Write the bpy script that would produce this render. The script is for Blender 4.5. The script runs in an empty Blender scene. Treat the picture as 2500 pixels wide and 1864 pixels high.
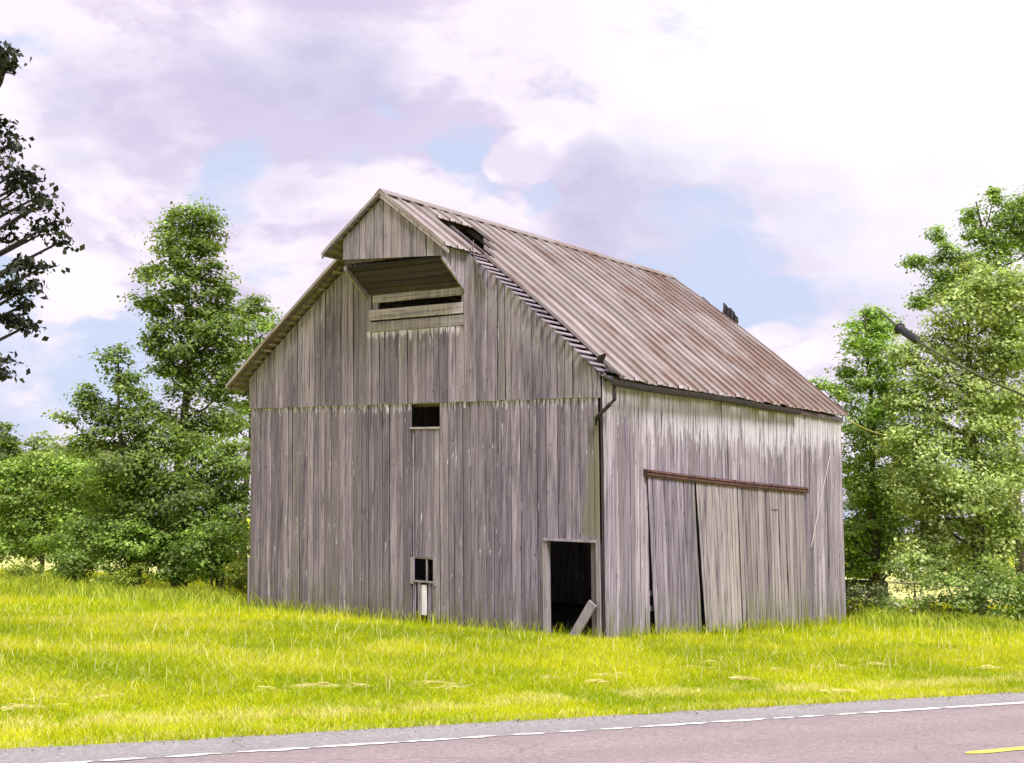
import bpy, bmesh, math, random
import numpy as np
from mathutils import Vector, Matrix
R = math.radians
random.seed(7); rng = np.random.default_rng(11)
scene = bpy.context.scene
C = scene.collection

# ------------------------------------------------------------------ camera
F, PITCH, ROLL, CAMH = 3469.86, .0994, .0363, 2.9123        # focal length in photo pixels (2500 wide)
cp, sp = math.cos(PITCH), math.sin(PITCH); cr, sr = math.cos(ROLL), math.sin(ROLL)
fw = np.array([0, cp, sp]); r0 = np.array([1., 0, 0]); u0 = np.array([0, -sp, cp])
cx_ = cr*r0 + sr*u0; cy_ = -sr*r0 + cr*u0
camd = bpy.data.cameras.new('camera'); cam = bpy.data.objects.new('camera', camd); C.objects.link(cam)
camd.sensor_width = 36; camd.lens = F/2500*36; camd.clip_end = 3000; camd.clip_start = .1
M = Matrix(((cx_[0], cy_[0], -fw[0], 0), (cx_[1], cy_[1], -fw[1], 0), (cx_[2], cy_[2], -fw[2], CAMH), (0, 0, 0, 1)))
cam.matrix_world = M
scene.camera = cam

# ------------------------------------------------------------------ world, sun, exposure
SUN_EL, SUN_AZ = R(56), R(158)          # azimuth clockwise from +Y (north)
EXPOSURE = 0.85
def pdir(px, py):
    d = fw + (px-1250)/F*cx_ - (py-932)/F*cy_
    return d/np.linalg.norm(d)

class NT:
    """tiny node helper"""
    def __init__(s, tree): s.t = tree; s.n = tree.nodes; s.l = tree.links
    def new(s, typ, **kw):
        n = s.n.new(typ)
        for k, v in kw.items(): setattr(n, k, v)
        return n
    def set(s, sock, v):
        if hasattr(v, 'is_output'): s.l.new(v, sock)
        else: sock.default_value = v
    def math(s, op, a, b=0., c=0., clamp=False):
        n = s.new('ShaderNodeMath', operation=op); n.use_clamp = clamp
        s.set(n.inputs[0], a); s.set(n.inputs[1], b); s.set(n.inputs[2], c); return n.outputs[0]
    def vmath(s, op, a, b=(0, 0, 0), scale=None):
        n = s.new('ShaderNodeVectorMath', operation=op)
        s.set(n.inputs[0], a); s.set(n.inputs[1], b)
        if scale is not None: s.set(n.inputs['Scale'], scale)
        return n.outputs['Value'] if op in ('DOT_PRODUCT', 'LENGTH') else n.outputs[0]
    def noise(s, vec, scale, detail=4, rough=.55, dist=0., col=False):
        n = s.new('ShaderNodeTexNoise'); s.set(n.inputs['Vector'], vec); n.inputs['Scale'].default_value = scale
        n.inputs['Detail'].default_value = detail; n.inputs['Roughness'].default_value = rough; n.inputs['Distortion'].default_value = dist
        return n.outputs['Color' if col else 'Fac']
    def ramp(s, x, a, b, lo=0., hi=1., smooth=True):
        n = s.new('ShaderNodeMapRange'); n.interpolation_type = 'SMOOTHSTEP' if smooth else 'LINEAR'
        s.set(n.inputs[0], x); s.set(n.inputs[1], a); s.set(n.inputs[2], b); s.set(n.inputs[3], lo); s.set(n.inputs[4], hi); return n.outputs[0]
    def mix(s, f, a, b, blend='MIX'):
        n = s.new('ShaderNodeMix', data_type='RGBA', blend_type=blend)
        s.set(n.inputs[0], f)
        for sock, v in ((n.inputs[6], a), (n.inputs[7], b)):
            if isinstance(v, tuple) and len(v) == 3: v = v+(1,)
            s.set(sock, v)
        return n.outputs[2]
    def mapping(s, vec, scale=(1, 1, 1), loc=(0, 0, 0), rot=(0, 0, 0)):
        n = s.new('ShaderNodeMapping'); s.set(n.inputs['Vector'], vec)
        n.inputs['Scale'].default_value = scale; n.inputs['Location'].default_value = loc; n.inputs['Rotation'].default_value = rot
        return n.outputs[0]

world = bpy.data.worlds.new('World'); scene.world = world; world.use_nodes = True
def build_world():
    k = NT(world.node_tree); k.n.clear()
    out = k.new('ShaderNodeOutputWorld'); bg = k.new('ShaderNodeBackground'); k.l.new(bg.outputs[0], out.inputs[0])
    sky = k.new('ShaderNodeTexSky', sky_type='NISHITA', sun_disc=False); sky.sun_elevation = SUN_EL; sky.sun_rotation = SUN_AZ
    sky.air_density = 1.0; sky.dust_density = 1.5; sky.ozone_density = 1.0
    d = k.new('ShaderNodeTexCoord').outputs['Generated']
    sep = k.new('ShaderNodeSeparateXYZ'); k.l.new(d, sep.inputs[0])
    def plane(v):                       # a cloud layer seen from below: features flatten a little towards the horizon
        sp_ = k.new('ShaderNodeSeparateXYZ'); k.l.new(v, sp_.inputs[0])
        zz = k.math('ADD', k.math('MAXIMUM', sp_.outputs[2], 0.), .9); cb = k.new('ShaderNodeCombineXYZ')
        k.set(cb.inputs[0], k.math('DIVIDE', sp_.outputs[0], zz)); k.set(cb.inputs[1], k.math('DIVIDE', sp_.outputs[1], zz)); k.set(cb.inputs[2], k.math('MULTIPLY', sp_.outputs[2], 1.7))
        return cb.outputs[0]
    P = plane(d); P2 = plane(k.vmath('ADD', d, (.014, 0., .030)))
    nd = k.vmath('SCALE', k.vmath('SUBTRACT', k.noise(P, 6., 8, .6, col=True), (.5, .5, .5)), scale=.13)
    dd = k.vmath('NORMALIZE', k.vmath('ADD', d, nd))
    def blob(px, py, r_in, r_out):      # radii in photo pixels
        return k.ramp(k.vmath('DOT_PRODUCT', dd, tuple(pdir(px, py))), math.cos(r_out/F), math.cos(r_in/F))
    def total(bl):
        s = bl[0]
        for b in bl[1:]: s = k.math('MAXIMUM', s, b)
        return s
    clear = total([blob(1390, 290, 30, 200), blob(1640, 660, 20, 230), blob(1180, 420, 10, 180), blob(1800, 780, 20, 200), blob(100, 860, 130, 380), blob(30, 170, 20, 150), blob(660, 640, 0, 120), blob(1300, 480, 0, 90), blob(560, 420, 0, 150), blob(950, 180, 0, 120)])
    grey = total([blob(820, 190, 60, 300), blob(520, 250, 40, 280), blob(760, 300, 40, 220), blob(1700, 500, 20, 300), blob(1950, 600, 20, 320), blob(260, 240, 10, 200), blob(1480, 500, 10, 200), blob(2250, 620, 10, 260)])
    puffs = total([blob(1270, 390, 70, 110), blob(1400, 400, 50, 95), blob(1530, 385, 60, 110), blob(1680, 400, 60, 130), blob(20, 420, 130, 190), blob(150, 540, 70, 130), blob(230, 680, 60, 140), blob(1860, 840, 25, 70), blob(1950, 920, 25, 60)])
    glow = blob(2250, 60, 60, 880)
    n1 = k.noise(P, 5.5, 12, .60, .25); n1b = k.noise(P2, 5.5, 12, .60, .25)
    nl = k.noise(P, 2.2, 4, .5)
    f1 = k.noise(P, 15., 10, .6, .2); f2 = k.noise(P2, 15., 10, .6, .2)
    cover = k.math('ADD', k.math('ADD', k.math('MULTIPLY', k.math('SUBTRACT', n1, .5), .95), k.math('MULTIPLY', k.math('SUBTRACT', f1, .5), .35)), k.math('ADD', k.math('MULTIPLY', nl, .4), .44))
    cover = k.math('ADD', k.math('SUBTRACT', cover, k.math('MULTIPLY', clear, .225)), k.math('MULTIPLY', puffs, .22))
    mask = k.ramp(cover, .38, .60)
    relief = k.ramp(k.math('ADD', k.math('SUBTRACT', n1, n1b), k.math('MULTIPLY', k.math('SUBTRACT', f1, f2), .35)), -.10, .09)      # billow sides that face the sun
    dark = k.math('MULTIPLY', k.math('ADD', k.math('MULTIPLY', grey, .78), .06), k.ramp(k.math('ADD', k.math('MULTIPLY', n1, .7), k.math('MULTIPLY', f1, .3)), .36, .62, 0.05, 1.))
    dark = k.math('MULTIPLY', dark, k.math('SUBTRACT', 1., k.math('MULTIPLY', glow, .85)))
    # cloud radiance in the sky's own units (Background strength below scales both)
    lit = k.mix(relief, (6.9, 6.1, 7.9), (9.3, 8.5, 9.5))
    lit = k.mix(k.math('MULTIPLY', k.ramp(puffs, .0, .8), k.math('ADD', .35, k.math('MULTIPLY', relief, .6))), lit, (9.6, 9.0, 9.8))
    lit = k.mix(k.math('MULTIPLY', glow, .9), lit, (10.2, 9.9, 10.3))
    cloud = k.mix(k.math('MINIMUM', dark, 1.), lit, (5.0, 4.9, 7.0))
    # thin high haze lies over the blue as well
    blue = k.mix(.84, k.mix(1., sky.outputs[0], (1.3, 1.3, 1.3), 'MULTIPLY'), (6.0, 6.7, 8.9))
    col = k.mix(mask, blue, cloud)
    col = k.mix(k.ramp(sep.outputs[2], -.02, .0), (3.0, 3.0, 2.4), col)
    k.l.new(col, bg.inputs[0]); bg.inputs[1].default_value = 0.062
build_world()

sd = bpy.data.lights.new('sun', 'SUN'); sd.energy = 3.2; sd.angle = R(22); sd.color = (1, .965, .9)
sun = bpy.data.objects.new('sun', sd); C.objects.link(sun)
sdir = Vector((math.sin(SUN_AZ)*math.cos(SUN_EL), math.cos(SUN_AZ)*math.cos(SUN_EL), math.sin(SUN_EL)))
sun.rotation_euler = sdir.to_track_quat('Z', 'Y').to_euler(); sun.location = sdir*60
vs = scene.view_settings; vs.view_transform = 'Standard'; vs.look = 'None'; vs.exposure = EXPOSURE; vs.gamma = 1; vs.use_curve_mapping = False
scene.cycles.max_bounces = 8; scene.cycles.transparent_max_bounces = 8
try: scene.cycles.use_denoising = True
except Exception: pass

# ------------------------------------------------------------------ helpers
def at(px, py, Y):
    """point on the plane of depth Y seen at a photo pixel"""
    d = fw + (px-1250)/F*cx_ - (py-932)/F*cy_
    return np.array([0, 0, CAMH]) + d*(Y/d[1])
def gp(px, py):
    """ground point (z = 0) seen at a photo pixel"""
    d = fw + (px-1250)/F*cx_ - (py-932)/F*cy_
    return (d*(-CAMH/d[2]))[:2]
def tag(o, label=None, cat=None, group=None, kind=None):
    if label: o['label'] = label
    if cat: o['category'] = cat
    if group: o['group'] = group
    if kind: o['kind'] = kind
    return o
def link(name, me, mat, parent=None):
    o = bpy.data.objects.new(name, me); C.objects.link(o)
    if mat is not None and not me.materials: me.materials.append(mat)
    if parent is not None: o.parent = parent
    return o
def empty(name, loc=(0, 0, 0), rz=0):
    o = bpy.data.objects.new(name, None); C.objects.link(o); o.location = loc; o.rotation_euler = (0, 0, rz); o.empty_display_size = .3; return o
def pymesh(name, V, Fc, smooth=False):
    me = bpy.data.meshes.new(name); me.from_pydata([tuple(map(float, v)) for v in V], [], Fc)
    bm = bmesh.new(); bm.from_mesh(me); bmesh.ops.recalc_face_normals(bm, faces=bm.faces); bm.to_mesh(me); bm.free()
    if smooth:
        for p in me.polygons: p.use_smooth = True
    return me
def npmesh(name, V, Fc, col=None, smooth=False):
    n, kk = Fc.shape
    me = bpy.data.meshes.new(name); me.vertices.add(len(V)); me.vertices.foreach_set('co', np.ascontiguousarray(V, dtype=np.float32).ravel())
    me.loops.add(n*kk); me.loops.foreach_set('vertex_index', np.ascontiguousarray(Fc, dtype=np.int32).ravel())
    me.polygons.add(n); me.polygons.foreach_set('loop_start', np.arange(0, n*kk, kk, dtype=np.int32))
    me.polygons.foreach_set('loop_total', np.full(n, kk, dtype=np.int32))
    if smooth: me.polygons.foreach_set('use_smooth', np.ones(n, dtype=bool))
    me.update(calc_edges=True)
    if col is not None:
        a = me.color_attributes.new('col', 'FLOAT_COLOR', 'POINT')
        c4 = np.ones((len(V), 4), dtype=np.float32); c4[:, :3] = col; a.data.foreach_set('color', c4.ravel())
    return me
def boxgeo(x0, x1, y0, y1, z0, z1):
    V = [(x, y, z) for z in (z0, z1) for y in (y0, y1) for x in (x0, x1)]
    return V, [(0, 1, 3, 2), (4, 5, 7, 6), (0, 1, 5, 4), (2, 3, 7, 6), (0, 2, 6, 4), (1, 3, 7, 5)]
def tubegeo(pts, rad, seg=8):
    """tapered tube along a polyline"""
    pts = [np.array(p, float) for p in pts]; V = []; Fc = []
    if not hasattr(rad, '__len__'): rad = [rad]*len(pts)
    for i, p in enumerate(pts):
        t = pts[min(i+1, len(pts)-1)]-pts[max(i-1, 0)]; t /= np.linalg.norm(t)+1e-9
        a = np.cross(t, [0, 0, 1.] if abs(t[2]) < .9 else [1., 0, 0]); a /= np.linalg.norm(a); b = np.cross(t, a)
        for j in range(seg):
            q = 2*math.pi*j/seg; V.append(p+rad[i]*(math.cos(q)*a+math.sin(q)*b))
    for i in range(len(pts)-1):
        for j in range(seg):
            Fc.append((i*seg+j, i*seg+(j+1) % seg, (i+1)*seg+(j+1) % seg, (i+1)*seg+j))
    Fc.append(tuple(range(seg))[::-1]); Fc.append(tuple(range((len(pts)-1)*seg, len(pts)*seg)))
    return V, Fc
def joingeo(parts):
    V = []; Fc = []
    for v, f in parts:
        o = len(V); V += list(v); Fc += [tuple(i+o for i in q) for q in f]
    return V, Fc

# ------------------------------------------------------------------ materials
def mat(name):
    m = bpy.data.materials.new(name); m.use_nodes = True; k = NT(m.node_tree)
    return m, k, k.n['Principled BSDF']
def wood(name, grain='z', tint=(.205, .183, .198), pale=(.36, .325, .325), darkc=(.075, .062, .068), paint=None, moss=0., val=1.):
    m, k, b = mat(name)
    oc = k.new('ShaderNodeTexCoord').outputs['Object']; oi = k.new('ShaderNodeObjectInfo').outputs['Random']
    sx = {'z': (1, 1, .014), 'x': (.02, 1, 1), 'y': (1, .02, 1)}[grain]
    off = k.new('ShaderNodeCombineXYZ'); k.set(off.inputs[0], k.math('MULTIPLY', oi, 37.)); k.set(off.inputs[1], k.math('MULTIPLY', oi, 19.)); k.set(off.inputs[2], k.math('MULTIPLY', oi, 53.))
    g = k.vmath('ADD', k.mapping(oc, scale=sx), off.outputs[0])
    g1 = k.noise(g, 34, 5, .65); g2 = k.noise(g, 9, 4, .6, .5)
    blot = k.noise(oc, 1.1, 4, .6)
    g3 = k.noise(g, 17, 3, .6)
    c = k.mix(k.ramp(g2, .36, .66), tint, pale)
    c = k.mix(k.ramp(g3, .52, .66, 0, .55), c, darkc)
    c = k.mix(k.ramp(g1, .50, .70, 0, .6), c, darkc)
    # knots
    vo = k.new('ShaderNodeTexVoronoi', feature='F1'); k.set(vo.inputs['Vector'], k.vmath('ADD', k.mapping(oc, scale={'z': (5, 5, 1.7), 'x': (1.7, 5, 5), 'y': (5, 1.7, 5)}[grain]), off.outputs[0])); vo.inputs['Scale'].default_value = 1.
    c = k.mix(k.ramp(vo.outputs['Distance'], .05, .13, .8, 0), c, darkc)
    # each board greys in its own way
    c = k.mix(1., c, k.mix(oi, (.66*val, .63*val, .67*val), (1.25*val, 1.22*val, 1.22*val)), 'MULTIPLY')
    r2 = k.math('FRACT', k.math('MULTIPLY', oi, 91.7))
    c = k.mix(k.math('MULTIPLY', k.ramp(r2, .55, 1.), .35), c, (.25*val, .225*val, .18*val))
    c = k.mix(k.ramp(blot, .52, .75, 0, .35), c, (.15, .12, .125))
    sepn = k.new('ShaderNodeSeparateXYZ'); k.l.new(oc, sepn.inputs[0])
    z = sepn.outputs[2]
    if moss:
        mn = k.noise(k.mapping(oc, scale=(2.5, 2.5, .5)), 2.2, 4, .6)
        low = k.math('MULTIPLY', k.ramp(z, .3, 1.5, 1, 0), k.ramp(mn, .38, .62))
        c = k.mix(k.math('MULTIPLY', low, moss), c, (.13, .15, .055))
    if paint:
        c = paint(k, c, oc, sepn, g, oi)
    c = k.mix(1., c, (.94, .91, 1.09), 'MULTIPLY')
    b.inputs['Roughness'].default_value = .88; b.inputs['Specular IOR Level'].default_value = .2
    k.l.new(c, b.inputs['Base Color'])
    bp = k.new('ShaderNodeBump'); bp.inputs['Strength'].default_value = .45; bp.inputs['Distance'].default_value = .012
    k.set(bp.inputs['Height'], k.math('ADD', g1, g2)); k.l.new(bp.outputs[0], b.inputs['Normal'])
    return m
WHITE = (.70, .69, .66)
def chips(k, oc, off, thr, wid=.03, sc=(7, 7, .8)):
    n = k.noise(k.vmath('ADD', k.mapping(oc, scale=sc), off), 1.5, 6, .7)
    return k.ramp(n, thr, thr+wid)
def paint_front(k, c, oc, s, g, oi):
    off = k.new('ShaderNodeCombineXYZ'); k.set(off.inputs[0], k.math('MULTIPLY', oi, 11.))
    z = s.outputs[2]
    # paint that the upper tier's drip edge kept dry, ragged below
    n = k.noise(k.vmath('ADD', k.mapping(oc, scale=(9, 9, .5)), off.outputs[0]), 1.6, 5, .7)
    lim = k.math('ADD', 5.72, k.math('MULTIPLY', k.ramp(n, .3, .7), .62))
    band = k.math('MULTIPLY', k.ramp(k.math('SUBTRACT', z, lim), .08, .16), k.ramp(z, 6.20, 6.24, 1, 0))
    c = k.mix(k.math('MULTIPLY', band, .9), c, WHITE)
    c = k.mix(k.math('MULTIPLY', chips(k, oc, off.outputs[0], .64), .85), c, WHITE)
    # lichen washed down the corner below the broken downspout
    lx = k.math('ADD', s.outputs[0], k.math('MULTIPLY', z, .047))
    wid = k.ramp(z, 6.2, 2.8, .22, .75, smooth=False)
    li = k.math('MULTIPLY', k.ramp(k.math('ADD', lx, wid), 0., .28), k.math('MULTIPLY', k.ramp(z, 2.4, 2.8), k.ramp(z, 6.0, 5.6)))
    li = k.math('MULTIPLY', li, k.ramp(k.noise(g, 7, 3), .32, .6, .35, 1))
    return k.mix(k.math('MULTIPLY', li, .8), c, (.20, .205, .095))
def paint_upper(k, c, oc, s, g, oi):
    off = k.new('ShaderNodeCombineXYZ'); k.set(off.inputs[0], k.math('MULTIPLY', oi, 11.))
    z = s.outputs[2]; x = k.math('ADD', s.outputs[0], k.math('MULTIPLY', z, .047))
    n = k.noise(k.vmath('ADD', k.mapping(oc, scale=(9, 9, .5)), off.outputs[0]), 1.6, 5, .7)
    lim = k.math('ADD', 7.3, k.math('MULTIPLY', n, 1.5))
    band = k.math('MULTIPLY', k.ramp(k.math('SUBTRACT', z, lim), .05, .2), k.math('MULTIPLY', k.ramp(z, 8.27, 8.30, 1, 0), k.math('MULTIPLY', k.ramp(x, -8.1, -8.0), k.ramp(x, -4.55, -4.45, 1, 0))))
    c = k.mix(k.math('MULTIPLY', band, .9), c, WHITE)
    # pale paint left under the rakes
    rk = k.math('SUBTRACT', k.math('SUBTRACT', 11.7, k.math('MULTIPLY', k.math('ABSOLUTE', k.math('ADD', x, 6.67)), .73)), z)
    rb = k.math('MULTIPLY', k.ramp(rk, .2, 1.3, 1, 0), k.ramp(n, .46, .6))
    c = k.mix(k.math('MULTIPLY', rb, .45), c, (.50, .50, .42))
    return k.mix(k.math('MULTIPLY', chips(k, oc, off.outputs[0], .645), .8), c, WHITE)
def paint_side(k, c, oc, s, g, oi):
    off = k.new('ShaderNodeCombineXYZ'); k.set(off.inputs[1], k.math('MULTIPLY', oi, 23.))
    z = s.outputs[2]; y = s.outputs[1]
    n = k.noise(k.vmath('ADD', k.mapping(oc, scale=(6, 6, .55)), off.outputs[0]), 1.7, 6, .7)
    fine = k.noise(k.vmath('ADD', k.mapping(oc, scale=(1, 13, .28)), off.outputs[0]), 1.6, 5, .75)
    nn = k.ramp(k.math('ADD', k.math('MULTIPLY', n, .5), k.math('MULTIPLY', fine, .5)), .33, .67, smooth=False)
    top = k.math('SUBTRACT', 6.72, z)                     # metres below the eave
    reach = k.ramp(y, 0., 3.0, 1.25, 1.75)
    reach = k.math('MULTIPLY', reach, k.ramp(y, 9., 14., 1., .62))
    band = k.math('SUBTRACT', k.math('ADD', -.16, k.math('MULTIPLY', nn, 1.65)), k.math('DIVIDE', top, reach))
    pm = k.math('MULTIPLY', k.ramp(band, -.04, .10), k.ramp(fine, .40, .50))
    c = k.mix(k.math('MULTIPLY', pm, .82), c, (.62, .61, .59))
    gm = k.math('MULTIPLY', k.ramp(top, .1, .75, 1, 0), k.ramp(k.noise(oc, 1.6, 3), .35, .6, .35, 1))
    c = k.mix(k.math('MULTIPLY', gm, .55), c, (.22, .235, .14))
    return k.mix(k.math('MULTIPLY', chips(k, oc, off.outputs[0], .66), .7), c, WHITE)
def paint_strip(amount, colr, thr=.5):
    def f(k, c, oc, s, g, oi):
        off = k.new('ShaderNodeCombineXYZ'); k.set(off.inputs[1], k.math('MULTIPLY', oi, 23.))
        n = k.noise(k.vmath('ADD', k.mapping(oc, scale=(6, 9, .22)), off.outputs[0]), 1.7, 5, .65)
        return k.mix(k.math('MULTIPLY', k.ramp(n, thr-.06, thr+.10), amount), c, colr)
    return f
W_FRONT = wood('weathered_front_boards', paint=paint_front, moss=.6)
W_UPPER = wood('weathered_gable_boards', paint=paint_upper, tint=(.215, .195, .205))
W_SIDE = wood('weathered_side_boards', paint=paint_side, moss=.75, tint=(.215, .195, .205), pale=(.43, .395, .385))
W_DOOR1 = wood('weathered_door_grey', paint=paint_strip(.30, (.42, .40, .34), .56), moss=.7, tint=(.18, .16, .172))
W_DOOR2 = wood('weathered_door_pale', paint=paint_strip(.6, (.46, .43, .36), .49), moss=.7, tint=(.26, .235, .20))
W_DOOR3 = wood('weathered_door_mossy', paint=paint_strip(.38, (.40, .38, .29), .52), moss=1., tint=(.225, .205, .185))
W_HOOD = wood('weathered_hood_boards', paint=paint_strip(.45, (.40, .40, .36), .52), tint=(.27, .245, .24))
W_HORZ = wood('weathered_cross_boards', grain='x', paint=paint_strip(.5, (.52, .50, .44), .52), tint=(.27, .245, .225), pale=(.42, .40, .36))
W_SOFF = wood('shade_tinted_soffit', grain='x', tint=(.05, .041, .062), pale=(.105, .088, .12), val=.7)  # shade under the hood is put into these dark board colours
W_LATH = wood('roof_lath', grain='y', tint=(.23, .205, .205), pale=(.40, .36, .35))
W_DARK = wood('barn_timber', tint=(.10, .08, .075), pale=(.15, .125, .115), darkc=(.05, .04, .04))
W_WHITE = wood('white_painted_scrap', tint=(.72, .70, .66), pale=(.80, .79, .76), darkc=(.5, .48, .45))
W_TRIM = wood('pale_trim', tint=(.42, .39, .35), pale=(.55, .52, .46))

def roofing():
    m, k, b = mat('rusty_roof_metal')
    oc = k.new('ShaderNodeTexCoord').outputs['Object']; oi = k.new('ShaderNodeObjectInfo').outputs['Random']
    off = k.new('ShaderNodeCombineXYZ'); k.set(off.inputs[0], k.math('MULTIPLY', oi, 9.)); k.set(off.inputs[1], k.math('MULTIPLY', oi, 31.))
    st = k.vmath('ADD', k.mapping(oc, scale=(.35, 5., .35)), off.outputs[0])
    n = k.noise(st, 2.2, 5, .65); big = k.noise(k.mapping(oc, scale=(.55, .8, .5), loc=(2.3, 4.4, 0)), 1.0, 4, .6)
    c = k.mix(k.ramp(n, .3, .7), (.40, .345, .35), (.25, .21, .208))
    c = k.mix(k.ramp(oi, .1, 1., 0, .8), c, (.22, .185, .175))
    se = k.new('ShaderNodeSeparateXYZ'); k.l.new(oc, se.inputs[0])
    big = k.math('ADD', big, k.math('ADD', k.ramp(se.outputs[1], 1., 10., -.04, .06), k.ramp(se.outputs[2], 11., 7., -.03, .06)))
    rust = k.math('MULTIPLY', k.ramp(k.math('ADD', big, k.math('MULTIPLY', n, .35)), .62, .84), k.ramp(k.noise(st, 6, 4, .7), .3, .6, .4, 1))
    c = k.mix(k.math('MULTIPLY', rust, .8), c, (.175, .098, .07))
    c = k.mix(k.ramp(k.noise(st, 11, 4, .7), .58, .7, 0, .6), c, (.17, .13, .12))
    k.l.new(c, b.inputs['Base Color']); b.inputs['Roughness'].default_value = .62; b.inputs['Metallic'].default_value = .15
    bp = k.new('ShaderNodeBump'); bp.inputs['Strength'].default_value = .3; bp.inputs['Distance'].default_value = .02
    k.l.new(k.noise(oc, 3, 3), bp.inputs['Height']); k.l.new(bp.outputs[0], b.inputs['Normal'])
    return m
ROOF = roofing()
def simple(name, c1, c2, scale=8, rough=.8, metallic=0., bump=.2):
    m, k, b = mat(name)
    oc = k.new('ShaderNodeTexCoord').outputs['Object']
    n = k.noise(oc, scale, 6, .65)
    k.l.new(k.mix(k.ramp(n, .35, .65), c1, c2), b.inputs['Base Color'])
    b.inputs['Roughness'].default_value = rough; b.inputs['Metallic'].default_value = metallic
    bp = k.new('ShaderNodeBump'); bp.inputs['Strength'].default_value = bump; bp.inputs['Distance'].default_value = .02
    k.l.new(n, bp.inputs['Height']); k.l.new(bp.outputs[0], b.inputs['Normal'])
    return m
RUST = simple('rail_rust', (.105, .043, .034), (.045, .024, .022), 6, .9)
GUTTER = simple('dark_gutter_metal', (.030, .022, .021), (.014, .011, .011), 9, .85)
TARP = simple('dark_torn_metal', (.03, .025, .025), (.012, .011, .012), 9, .7)
DIRT = simple('dirt_floor', (.07, .05, .035), (.045, .033, .025), 3, 1.)
BARK = simple('bark', (.11, .085, .065), (.055, .042, .034), 12, .95, bump=.5)
BARK_SILH = simple('silhouette_bark', (.035, .028, .024), (.02, .016, .014), 12, .95, bump=.5)  # bark darkened to go with the painted silhouette of the left tree
CONC = simple('old_concrete', (.15, .14, .115), (.07, .065, .052), 4, .95, bump=.4)
BLACK = simple('black_rubber_and_hole', (.02, .02, .022), (.012, .012, .013), 10, .6)
WIREG = simple('olive_cable', (.075, .09, .03), (.05, .06, .02), 10, .6)
WIREY = simple('yellow_wire', (.45, .42, .12), (.33, .32, .10), 10, .6)
ROPE = simple('pale_rope', (.55, .50, .48), (.45, .42, .40), 30, .8)

def leafmat(name, trans=.35, gloss=.035):
    m = bpy.data.materials.new(name); m.use_nodes = True; k = NT(m.node_tree); k.n.clear()
    out = k.new('ShaderNodeOutputMaterial'); a = k.new('ShaderNodeAttribute', attribute_name='col').outputs['Color']
    d = k.new('ShaderNodeBsdfDiffuse'); t = k.new('ShaderNodeBsdfTranslucent'); g = k.new('ShaderNodeBsdfGlossy'); g.inputs['Roughness'].default_value = .55
    k.l.new(a, d.inputs[0]); k.l.new(k.mix(1., a, (1.15, 1.15, .6), 'MULTIPLY'), t.inputs[0])
    m1 = k.new('ShaderNodeMixShader'); m1.inputs[0].default_value = trans; k.l.new(d.outputs[0], m1.inputs[1]); k.l.new(t.outputs[0], m1.inputs[2])
    m2 = k.new('ShaderNodeMixShader'); m2.inputs[0].default_value = gloss; k.l.new(m1.outputs[0], m2.inputs[1]); k.l.new(g.outputs[0], m2.inputs[2])
    k.l.new(m2.outputs[0], out.inputs[0]); return m
LEAF = leafmat('leaf', .48); GRASS = leafmat('grass_blade', .40, .008); STRAW = leafmat('straw', .25, .01)

def ground_mat():
    m, k, b = mat('meadow_soil')
    oc = k.new('ShaderNodeTexCoord').outputs['Object']
    n = k.noise(oc, .35, 5, .6); n2 = k.noise(oc, 14, 5, .7)
    c = k.mix(k.ramp(n, .3, .7), (.42, .45, .02), (.55, .56, .035)); c = k.mix(k.ramp(n2, .45, .7, 0, .75), c, (.24, .25, .02))
    k.l.new(c, b.inputs['Base Color']); b.inputs['Roughness'].default_value = 1.
    b.inputs['Specular IOR Level'].default_value = .05
    return m
def road_mat(name, ca, cb, sc):
    m, k, b = mat(name)
    oc = k.new('ShaderNodeTexCoord').outputs['Object']
    n = k.noise(oc, sc, 3, .8); n2 = k.noise(oc, .9, 4, .6); sp_ = k.noise(oc, 15, 4, .85)
    c = k.mix(k.ramp(n, .3, .7), ca, cb); c = k.mix(k.ramp(n2, .4, .75, 0, .3), c, tuple(x*.72 for x in ca))
    c = k.mix(k.ramp(sp_, .54, .66, 0, .8), c, tuple(x*1.5 for x in cb)); c = k.mix(k.ramp(sp_, .47, .34, 0, .75), c, tuple(x*.55 for x in ca))
    across = k.math('ADD', k.vmath('DOT_PRODUCT', oc, (-.556, .831, 0.)), k.math('MULTIPLY', k.noise(oc, .25, 2), .5))      # distance across the road
    trk = k.math('ADD', k.math('MULTIPLY', k.math('SINE', k.math('MULTIPLY', across, 3.5)), .5), .5)
    c = k.mix(k.math('MULTIPLY', trk, .22), c, tuple(x*.62 for x in ca))
    vo = k.new('ShaderNodeTexVoronoi', feature='DISTANCE_TO_EDGE'); vo.inputs['Scale'].default_value = .33
    k.set(vo.inputs['Vector'], k.vmath('ADD', oc, k.vmath('SCALE', k.noise(oc, 1.2, 6, .6, col=True), scale=.6)))
    crack = k.math('MULTIPLY', k.ramp(vo.outputs['Distance'], .004, .012, 1, 0), k.ramp(k.noise(oc, .21, 2), .45, .6))
    c = k.mix(k.math('MULTIPLY', crack, .28), c, (.06, .05, .05))
    k.l.new(c, b.inputs['Base Color']); b.inputs['Roughness'].default_value = .9
    bp = k.new('ShaderNodeBump'); bp.inputs['Strength'].default_value = .5; bp.inputs['Distance'].default_value = .01
    k.l.new(k.noise(oc, 60, 3, .7), bp.inputs['Height']); k.l.new(bp.outputs[0], b.inputs['Normal'])
    return m
GROUND = ground_mat()
ASPH = road_mat('worn_asphalt', (.24, .19, .195), (.31, .255, .26), 45)
SHOUL = road_mat('shoulder_asphalt', (.235, .215, .22), (.31, .29, .295), 38)
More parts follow.
